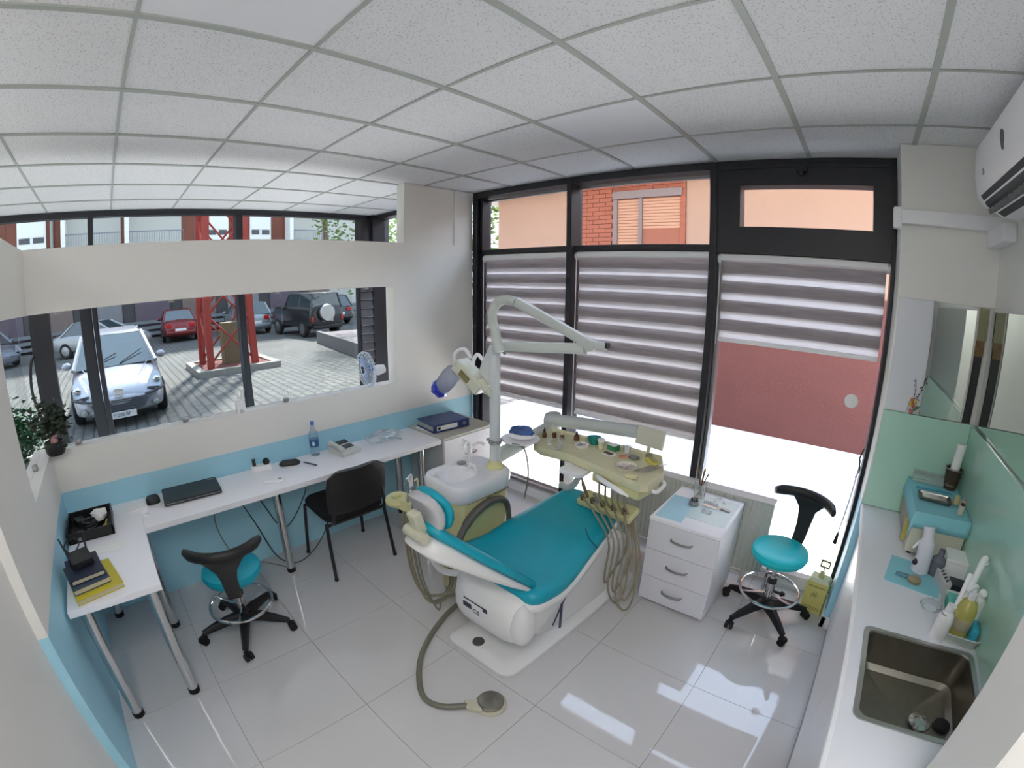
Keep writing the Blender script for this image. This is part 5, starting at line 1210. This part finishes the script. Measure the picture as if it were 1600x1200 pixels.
# ================================================================== WORKTOP, SINK, THINGS ALONG THE RIGHT WALL
t = thing('base_cabinet', 'white run of base cabinets under the right-hand worktop', 'cabinet', (2.0, -1.0, 0))
obj('carcass', MB().box((1.785, -2.30, .08), (2.247, .285, .66)).box((1.785, -2.30, .66), (2.247, -1.34, .868)).box((1.785, -.84, .66), (2.247, .285, .868)).box((1.785, -1.34, .66), (1.797, -.84, .868)), WHITEL, t, smooth=False)
obj('plinth', MB().box((1.815, -2.30, 0), (2.247, .285, .08)), mat('plinth_grey', (190, 190, 192), .5), t)
for y0, y1 in ((-.22, .283), (-.83, -.224), (-1.40, -.834), (-2.0, -1.404)):
    d = obj('door', MB().box((1.766, y0, .09), (1.784, y1, .862)), WHITEL, t, bevel=.002)
    obj('handle', MB().cbox((1.758, y0 + .045, .80), (.016, .016, .05)), STEELD, d, bevel=.003)
# worktop with the sink cut-out
sx0, sx1, sy0, sy1 = 1.80, 2.195, -1.30, -.870
wt = thing('worktop', 'long pale grey laminate worktop along the right wall', 'worktop', (2.0, -1.0, .87))
b = MB()
b.box((1.742, -2.30, .87), (sx0, .285, .90)); b.box((sx1, -2.30, .87), (2.25, .285, .90)); b.box((sx0, sy1, .87), (sx1, .285, .90)); b.box((sx0, -2.30, .87), (sx1, sy0, .90))
bmesh.ops.remove_doubles(b.bm, verts=b.bm.verts, dist=1e-5)
obj('worktop_slab', b, mat('worktop_pale', (226, 229, 236), .3), wt, smooth=False)
obj('front_edging', MB().tube([(1.742, -2.30, .885), (1.742, .285, .885)], .0148, 10, sm=0), mat('edging_white', (240, 241, 244), .3), wt)
sk = thing('sink', 'square stainless steel sink let into the worktop', 'sink', ((sx0 + sx1) / 2, (sy0 + sy1) / 2, .74))
def sr(x0, y0, x1, y1, r, z): return [Vector((x, y, z)) for x, y in rrect(x0, y0, x1, y1, r, 5)]
m_ = .016
obj('rim', MB().loft([sr(sx0 - m_, sy0 - m_, sx1 + m_, sy1 + m_, .03, .9005), sr(sx0 - m_, sy0 - m_, sx1 + m_, sy1 + m_, .03, .9045), sr(sx0 + .002, sy0 + .002, sx1 - .002, sy1 - .002, .03, .9045), sr(sx0 + .004, sy0 + .004, sx1 - .004, sy1 - .004, .03, .896)], caps=False), mat('rim_steel', (205, 205, 202), .35, 1), sk)
b = MB().loft([sr(sx0 + .005, sy0 + .005, sx1 - .005, sy1 - .005, .03, .898), sr(sx0 + .006, sy0 + .006, sx1 - .006, sy1 - .006, .03, .88),
              sr(sx0 + .016, sy0 + .016, sx1 - .016, sy1 - .016, .035, .77), sr(sx0 + .034, sy0 + .034, sx1 - .034, sy1 - .034, .03, .752), sr(sx0 + .15, sy0 + .17, sx1 - .15, sy1 - .17, .02, .742)], caps=False)
f_ = b.bm.faces.new(b.bm.verts[-24:]) if False else None
bmesh.ops.holes_fill(b.bm, edges=[e for e in b.bm.edges if e.is_boundary and all(v.co.z < .745 for v in e.verts)], sides=0)
obj('bowl', b, mat('sink_steel', (150, 146, 136), .38, 1, vary=.08, scale=30), sk)
st_ = obj('strainer', MB().lathe([(0, .004), (.022, .004), (.024, .010), (.040, .006), (.043, .0), (0, 0)], (2.065, -1.09, .746), 28), CHROME, sk)
obj('plug', MB().cyl((2.145, -1.085, .746), (2.145, -1.085, .764), .034, .03, 22), BLACKP, sk)
# autoclave under a blue cloth
t = thing('autoclave', 'cream table-top autoclave covered by a folded blue cloth', 'steriliser', (2.09, .02, .90))
ax0, ax1, ay0, ay1 = 1.95, 2.215, -.215, .245
obj('case', MB().box((ax0, ay0, .915), (ax1, ay1, 1.12)), mat('case_cream', (206, 204, 186), .45), t, bevel=.008, seg=3)
for x in (ax0 + .03, ax1 - .03):
    for y in (ay0 + .03, ay1 - .03): obj('foot', MB().cyl((x, y, .90), (x, y, .917), .012), RUBBER, t)
obj('side_door', MB().box((ax0 - .012, -.05, .945), (ax0, .20, 1.09)), mat('door_grey', (150, 140, 130), .4), t, bevel=.006)
obj('door_latch', MB().box((ax0 - .022, -.14, .93), (ax0, -.11, 1.05)), mat('latch_yellow', (190, 176, 96), .5), t, bevel=.004)
cl_ = MB()
N = 26
xs_ = [(-.016, -.075), (-.012, -.04), (-.006, 0)] + [(k / 12 * (ax1 - ax0 + .005), 0) for k in range(13)]
ys_ = [(-.012, -.078), (-.012, -.05), (-.010, -.025), (-.006, 0)] + [(k / 18 * (ay1 - ay0), 0) for k in range(19)]
G = []
for dx, dzx in xs_:
    row = []
    for dy, dzy in ys_:
        z = 1.1235 + min(dzx, 0) + min(dzy, 0) + .004 * abs(noise.noise(Vector((dx * 14, dy * 9, 3))))
        row.append(cl_.bm.verts.new((ax0 + dx, ay0 + dy, z)))
    G.append(row)
for i in range(len(G) - 1):
    for j in range(len(G[0]) - 1): cl_.face((G[i][j], G[i + 1][j], G[i + 1][j + 1], G[i][j + 1]))
o = single('drape_cloth', cl_, BLUECL, 'pale blue cloth draped over the top of the autoclave', 'cloth')
o.modifiers.new('solid', 'SOLIDIFY').thickness = .002
b = MB().tube([(1.97, .09, 1.131), (2.06, .085, 1.136), (2.17, .09, 1.131)], .007, 6, flat=.5)
single('cloth_fold', b, mat('fold_blue', (80, 170, 195), .85), 'raised fold of blue cloth across the autoclave behind the steel tray', 'cloth')
Z = 1.131
t = thing('instrument_tray', 'small steel tray of instruments on the blue cloth', 'tray', (2.055, -.035, Z), R(-4))
obj('tray', MB().loft([[Vector((x, y, z)) for x, y in rrect(-.085 * k, -.05 * k, .085 * k, .05 * k, .01, 3)] for z, k in ((0, .92), (.010, 1), (.010, .96), (.003, .9))]), STEEL, t, local=True)
b = MB()
for k in range(6): b.tube([(-.065, -.03 + .011 * k, .009), (.06, -.028 + .011 * k, .010)], .0028, 6, sm=0)
obj('instruments', b, CHROME, t, local=True)
t = thing('glass_box', 'clear lidded glass box at the back of the autoclave top', 'box', (2.05, .19, Z), R(-4))
obj('box', MB().box((-.09, -.025, 0), (.09, .025, .045)), GLASSW, t, local=True, bevel=.003)
obj('lid', MB().box((-.093, -.028, .045), (.093, .028, .052)), GLASSW, t, local=True)
t = thing('round_jar', 'ribbed glass jar holding a rolled paper tube in the corner', 'jar', (2.165, .17, Z))
obj('jar', MB().lathe([(0, 0), (.034, 0), (.040, .03), (.046, .105), (.049, .11), (.045, .112), (.036, .03), (0, .006)], n=28), glassm('smoky_glass', (200, 192, 180), .3, .05, (120, 100, 84), .35), t, local=True)
obj('rim', MB().torus((0, 0, .108), .047, .003, 30, 6), STEELD, t, local=True)
single('paper_roll', MB().tube([(2.16, .165, Z + .012), (2.175, .178, Z + .235)], [.024, .026], 16, sm=0), PAPER, 'white rolled paper tube standing in the corner jar', 'roll')
for i, (x, y, c, hh, lb) in enumerate(((2.165, -.045, (196, 178, 130), .045, 'small tan stoppered bottle right of the steel tray'), (2.185, -.10, (190, 160, 120), .06, 'small tan bottle nearest the wall on the blue cloth'), (2.165, -.165, (206, 196, 178), .055, 'pale little bottle with dark end at the near edge of the autoclave'))):
    t = thing('ampoule_bottle', lb, 'bottle', (x, y, Z), 0, 'little bottles on the autoclave')
    obj('bottle', MB().lathe([(0, 0), (.014, 0), (.015, .004), (.015, hh * .65), (.009, hh * .8), (0, hh * .8)], n=14), mat('tan_%d' % i, c, .3), t, local=True)
    obj('cap', MB().cyl((0, 0, hh * .8), (0, 0, hh), .010), (YELLP, GREYP, mat('cap_dark', (62, 50, 56), .4))[i], t, local=True)
# in front of the autoclave
Z = .90
single('blue_paper_sheet', MB().cbox((1.995, -.40, Z + .002), (.25, .24, .004), R(-10)), BLUECL, 'crinkled blue paper sheet on the worktop before the autoclave', 'sheet')
t = thing('white_dispenser', 'tall white bottle-shaped dispenser leaning before the autoclave', 'dispenser', (2.02, -.335, Z + .004))
obj('body', MB().tube([(2.02, -.35, Z + .006), (2.02, -.345, Z + .10), (2.01, -.31, Z + .20)], [.042, .038, .026], 18), mat('dispenser_white', (216, 218, 228), .35), t)
obj('nozzle', MB().tube([(2.005, -.345, Z + .06), (1.98, -.375, Z + .05)], [.014, .012], 12, sm=0), mat('cap_dark', (62, 50, 56), .4), t)
obj('side_lever', MB().tube([(1.99, -.31, Z + .13), (1.965, -.32, Z + .09)], .006, 6, sm=0), WHITEP, t)
single('grey_flask', MB().lathe([(0, 0), (.035, 0), (.038, .02), (.036, .07), (.015, .09), (.014, .12), (0, .12)], (2.095, -.34, Z + .004), 20), glassm('flask', (190, 196, 206), .3, .1, (150, 156, 170), .4), 'grey translucent flask right of the white dispenser', 'flask')
t = thing('silver_scoop', 'tan and silver round lid lying on the blue sheet', 'lid', (1.99, -.455, Z + .004))
obj('lid', MB().lathe([(0, 0), (.03, 0), (.032, .014), (.022, .022), (0, .024)], n=22), mat('tan_metal', (176, 160, 130), .3, .5), t, local=True)
obj('stub', MB().tube([(-.025, .01, .012), (-.085, .02, .010)], [.010, .008], 8, sm=0), mat('grey_blue', (90, 130, 150), .4), t, local=True)
t = thing('tissue_box', 'white carton with lid beside the wall before the autoclave', 'box', (2.185, -.31, Z), R(-8))
obj('carton', MB().box((-.055, -.06, 0), (.055, .06, .085)), PAPER, t, local=True, bevel=.003)
obj('lid', MB().box((-.058, -.063, .085), (.058, .063, .10)), PAPER, t, local=True, bevel=.004)
t = thing('patterned_strip_box', 'long narrow patterned box leaning by the white carton', 'box', (2.115, -.42, Z), R(10))
obj('box', MB().box((-.018, -.075, 0), (.018, .075, .055)), mat('strip_white', (200, 196, 196), .5), t, local=True, bevel=.002)
b = MB()
for k in range(5): b.cbox((.0, -.055 + .025 * k, .0555), (.024, .010, .002), R(45))
obj('pattern', b, mat('strip_dark', (60, 62, 88), .5), t, local=True, smooth=False)
single('dark_case', MB().cbox((2.19, -.435, Z + .02), (.09, .07, .04), R(-8)), mat('case_navy', (36, 40, 56), .4), 'small dark navy case below the white carton', 'case', bevel=.004)
t = thing('soap_basin', 'pale plastic basin of bottles at the corner of the sink', 'basin', (2.165, -.69, Z), R(-4))
obj('basin', MB().loft([[Vector((x, y, z)) for x, y in rrect(-.075 * k, -.155 * k, .075 * k, .155 * k, .03, 4)] for z, k in ((0, .9), (.045, 1), (.048, 1.03), (.05, 1.0), (.045, .96), (.006, .88))]), mat('basin_pale', (200, 206, 200), .35), t, local=True)
single('teal_sponge', MB().cbox((2.150, -.60, Z + .033), (.07, .08, .05), R(-4)), mat('sponge_teal', (110, 196, 186), .9, bump=1, scale=120), 'pale teal sponge at the far end of the basin', 'sponge', bevel=.008)
single('blue_sponge', MB().cbox((2.204, -.775, Z + .040), (.028, .08, .06), R(-4)), mat('sponge_blue', (60, 180, 212), .8, bump=1, scale=100), 'bright blue cloth bundle at the wall side of the basin', 'cloth', bevel=.01)
t = thing('yellow_soap_bottle', 'yellow translucent soap bottle with white pump in the basin', 'bottle', (2.15, -.755, Z + .008))
obj('body', MB().lathe([(0, 0), (.040, 0), (.043, .02), (.041, .10), (.030, .135), (.014, .15), (0, .15)], n=24), mat('soap_yellow', (214, 206, 120), .25, trans=.3), t, local=True)
obj('label', MB().lathe([(.0432, .03), (.0442, .032), (.0432, .075), (.042, .077)], n=24), mat('label_tan', (176, 164, 140), .5), t, local=True)
obj('pump', MB().cyl((0, 0, .148), (0, 0, .175), .016).tube([(0, 0, .175), (0, 0, .20), (-.02, -.02, .205), (-.045, -.04, .195)], .008, 8), WHITEP, t, local=True)
t = thing('white_spray_bottle', 'white bottle with grey wire clip nearest the sink', 'bottle', (2.068, -.81, Z + .001))
obj('body', MB().lathe([(0, 0), (.030, 0), (.032, .01), (.031, .09), (.026, .11), (.018, .12), (0, .12)], n=22), WHITEP, t, local=True)
obj('cap', MB().cyl((0, 0, .12), (.004, 0, .145), .017), WHITEP, t, local=True)
obj('wire_clip', MB().torus((0, 0, .112), .026, .0025, 22, 6, None, .7), STEELD, t, local=True)
single('white_wand', MB().tube([(2.125, -.735, Z + .05), (2.165, -.66, Z + .19), (2.195, -.60, Z + .245), (2.21, -.60, Z + .225)], [.013, .013, .014, .010], 10), WHITEP, 'long curved white plastic wand leaning in the basin', 'wand')
single('thin_white_tube', MB().tube([(2.11, -.745, Z + .05), (2.145, -.65, Z + .20)], [.012, .010], 10, sm=0), WHITEP, 'straight white tube leaning left of the curved wand', 'tube')
t = thing('white_squeeze_bottle', 'white squeeze bottle with round cap behind the yellow soap bottle', 'bottle', (2.205, -.70, Z + .008))
obj('body', MB().lathe([(0, 0), (.022, 0), (.024, .01), (.023, .12), (.012, .14), (0, .14)], n=18), WHITEP, t, local=True)
obj('cap', MB().ball((0, 0, .15), .018, 12, 8), WHITEP, t, local=True)
single('clear_wrap', MB().ball((2.055, -.62, Z + .012), .05, 10, 6, (1, 1, .3)), CLEAR, 'small crumple of clear film left of the basin', 'film', smooth=False)
# ornament on the ledge of the green glass
t = thing('flower_ornament', 'tiny pot of yellow and red dried flowers on the green glass ledge', 'flowers', (1.88, .274, 1.453))
obj('pot', MB().lathe([(0, 0), (.010, 0), (.014, .025), (0, .025)], (1.88, .271, 1.453), 14), mat('pot_pink', (186, 120, 110), .6), t)
for i, (dx, z_, c) in enumerate(((-.008, .05, (206, 170, 60)), (.006, .045, (186, 90, 70)), (.014, .065, (210, 180, 84)), (-.004, .075, (196, 120, 80)))):
    obj('blossom', MB().ball((1.88 + dx, .270, 1.453 + z_), .011, 9, 6), mat('blossom_%d' % i, c, .6), t)
obj('leaf', MB().tube([(1.885, .27, 1.47), (1.905, .266, 1.49), (1.925, .268, 1.50)], [.006, .009, .002], 6), mat('leaf_dull', (80, 120, 84), .6), t)
b = MB().tube([(1.88, .27, 1.50), (1.885, .27, 1.58), (1.875, .27, 1.64)], .0015, 5).tube([(1.89, .27, 1.50), (1.92, .27, 1.60), (1.94, .27, 1.66)], .0018, 5).tube([(1.855, .27, 1.455), (1.862, .27, 1.52)], .0012, 5)
for k in range(12):
    s = k / 12; c = Vector((1.89 + .05 * s, .27, 1.50 + .16 * s)); b.ball(c + Vector((random.uniform(-.012, .012), 0, random.uniform(-.006, .006))), .004, 6, 4)
    if k % 2: b.ball(Vector((1.88 + random.uniform(-.008, .008), .27, 1.50 + .14 * s)), .0035, 6, 4)
obj('twigs', b, mat('twig_dark', (66, 56, 60), .7), t)
t = thing('corner_strip', 'narrow brown and dark mottled strip hanging in the mirror corner', 'strip', (2.20, .285, 1.455))
obj('dark_part', MB().box((2.168, .279, 1.455), (2.212, .288, 1.80)), mat('strip_black', (34, 38, 40), .4), t)
obj('brown_part', MB().box((2.168, .278, 1.80), (2.215, .288, 1.88)), mat('strip_brown', (130, 100, 60), .5, vary=.4, scale=30), t)
obj('pale_part', MB().box((2.170, .279, 1.88), (2.222, .288, 2.04)), mat('strip_olive', (150, 146, 112), .4), t)

# ================================================================== AIR CONDITIONER AND TRUNKING
t = thing('air_conditioner', 'white split air conditioner high on the right wall', 'air conditioner', (2.15, -.48, 2.42))
prf = [(2.25, 2.745), (2.07, 2.745), (2.042, 2.725), (2.034, 2.60), (2.045, 2.515), (2.075, 2.475), (2.16, 2.435), (2.25, 2.43)]
obj('case', MB().loft([[Vector((x, y, z)) for x, z in prf] for y in (-.90, -.06)]), WHITEP, t, bevel=.006)
ins = [(2.050, 2.512), (2.078, 2.470), (2.158, 2.431), (2.165, 2.445), (2.09, 2.485), (2.06, 2.52)]
obj('air_outlet', MB().loft([[Vector((x - .003, y, z - .003)) for x, z in ins] for y in (-.86, -.12)]), mat('outlet_dark', (46, 48, 54), .6), t, smooth=False)
for k in range(12):
    y = -.84 + k * .062
    obj('louvre', MB().cbox((2.105, y, 2.452), (.07, .003, .022), 0, 0, R(-27)), STEELD, t)
obj('flap', MB().tube([(2.062, -.86, 2.485), (2.062, -.12, 2.485)], .004, 6, sm=0).tube([(2.12, -.86, 2.445), (2.12, -.12, 2.445)], .004, 6, sm=0), WHITEP, t)
obj('display_window', MB().lathe([(0, -.003), (.030, -.003), (.032, 0), (.030, .003), (0, .003)], (0, 0, 0), 26, Matrix.Translation((2.034, -.54, 2.625)) @ Matrix.Rotation(PI / 2, 4, 'Y') @ Matrix.Diagonal((1.2, .62, 1, 1))), mat('display_grey', (88, 92, 98), .2), t)
obj('emblem', MB().box((2.032, -.235, 2.575), (2.036, -.215, 2.60)), GREYP, t)
t = thing('cable_trunking', 'white plastic pipe trunking running along the corner pier to the air conditioner', 'trunking', (2.0, .27, 2.40))
obj('trunking', MB().box((1.72, .238, 2.42), (2.25, .289, 2.492)), WHITEP, t, bevel=.004)
obj('end_cap', MB().box((1.680, .232, 2.395), (1.724, .30, 2.505)), WHITEP, t, bevel=.008)
obj('corner_elbow', MB().box((2.18, -.02, 2.34), (2.249, .289, 2.428)), WHITEP, t, bevel=.01)
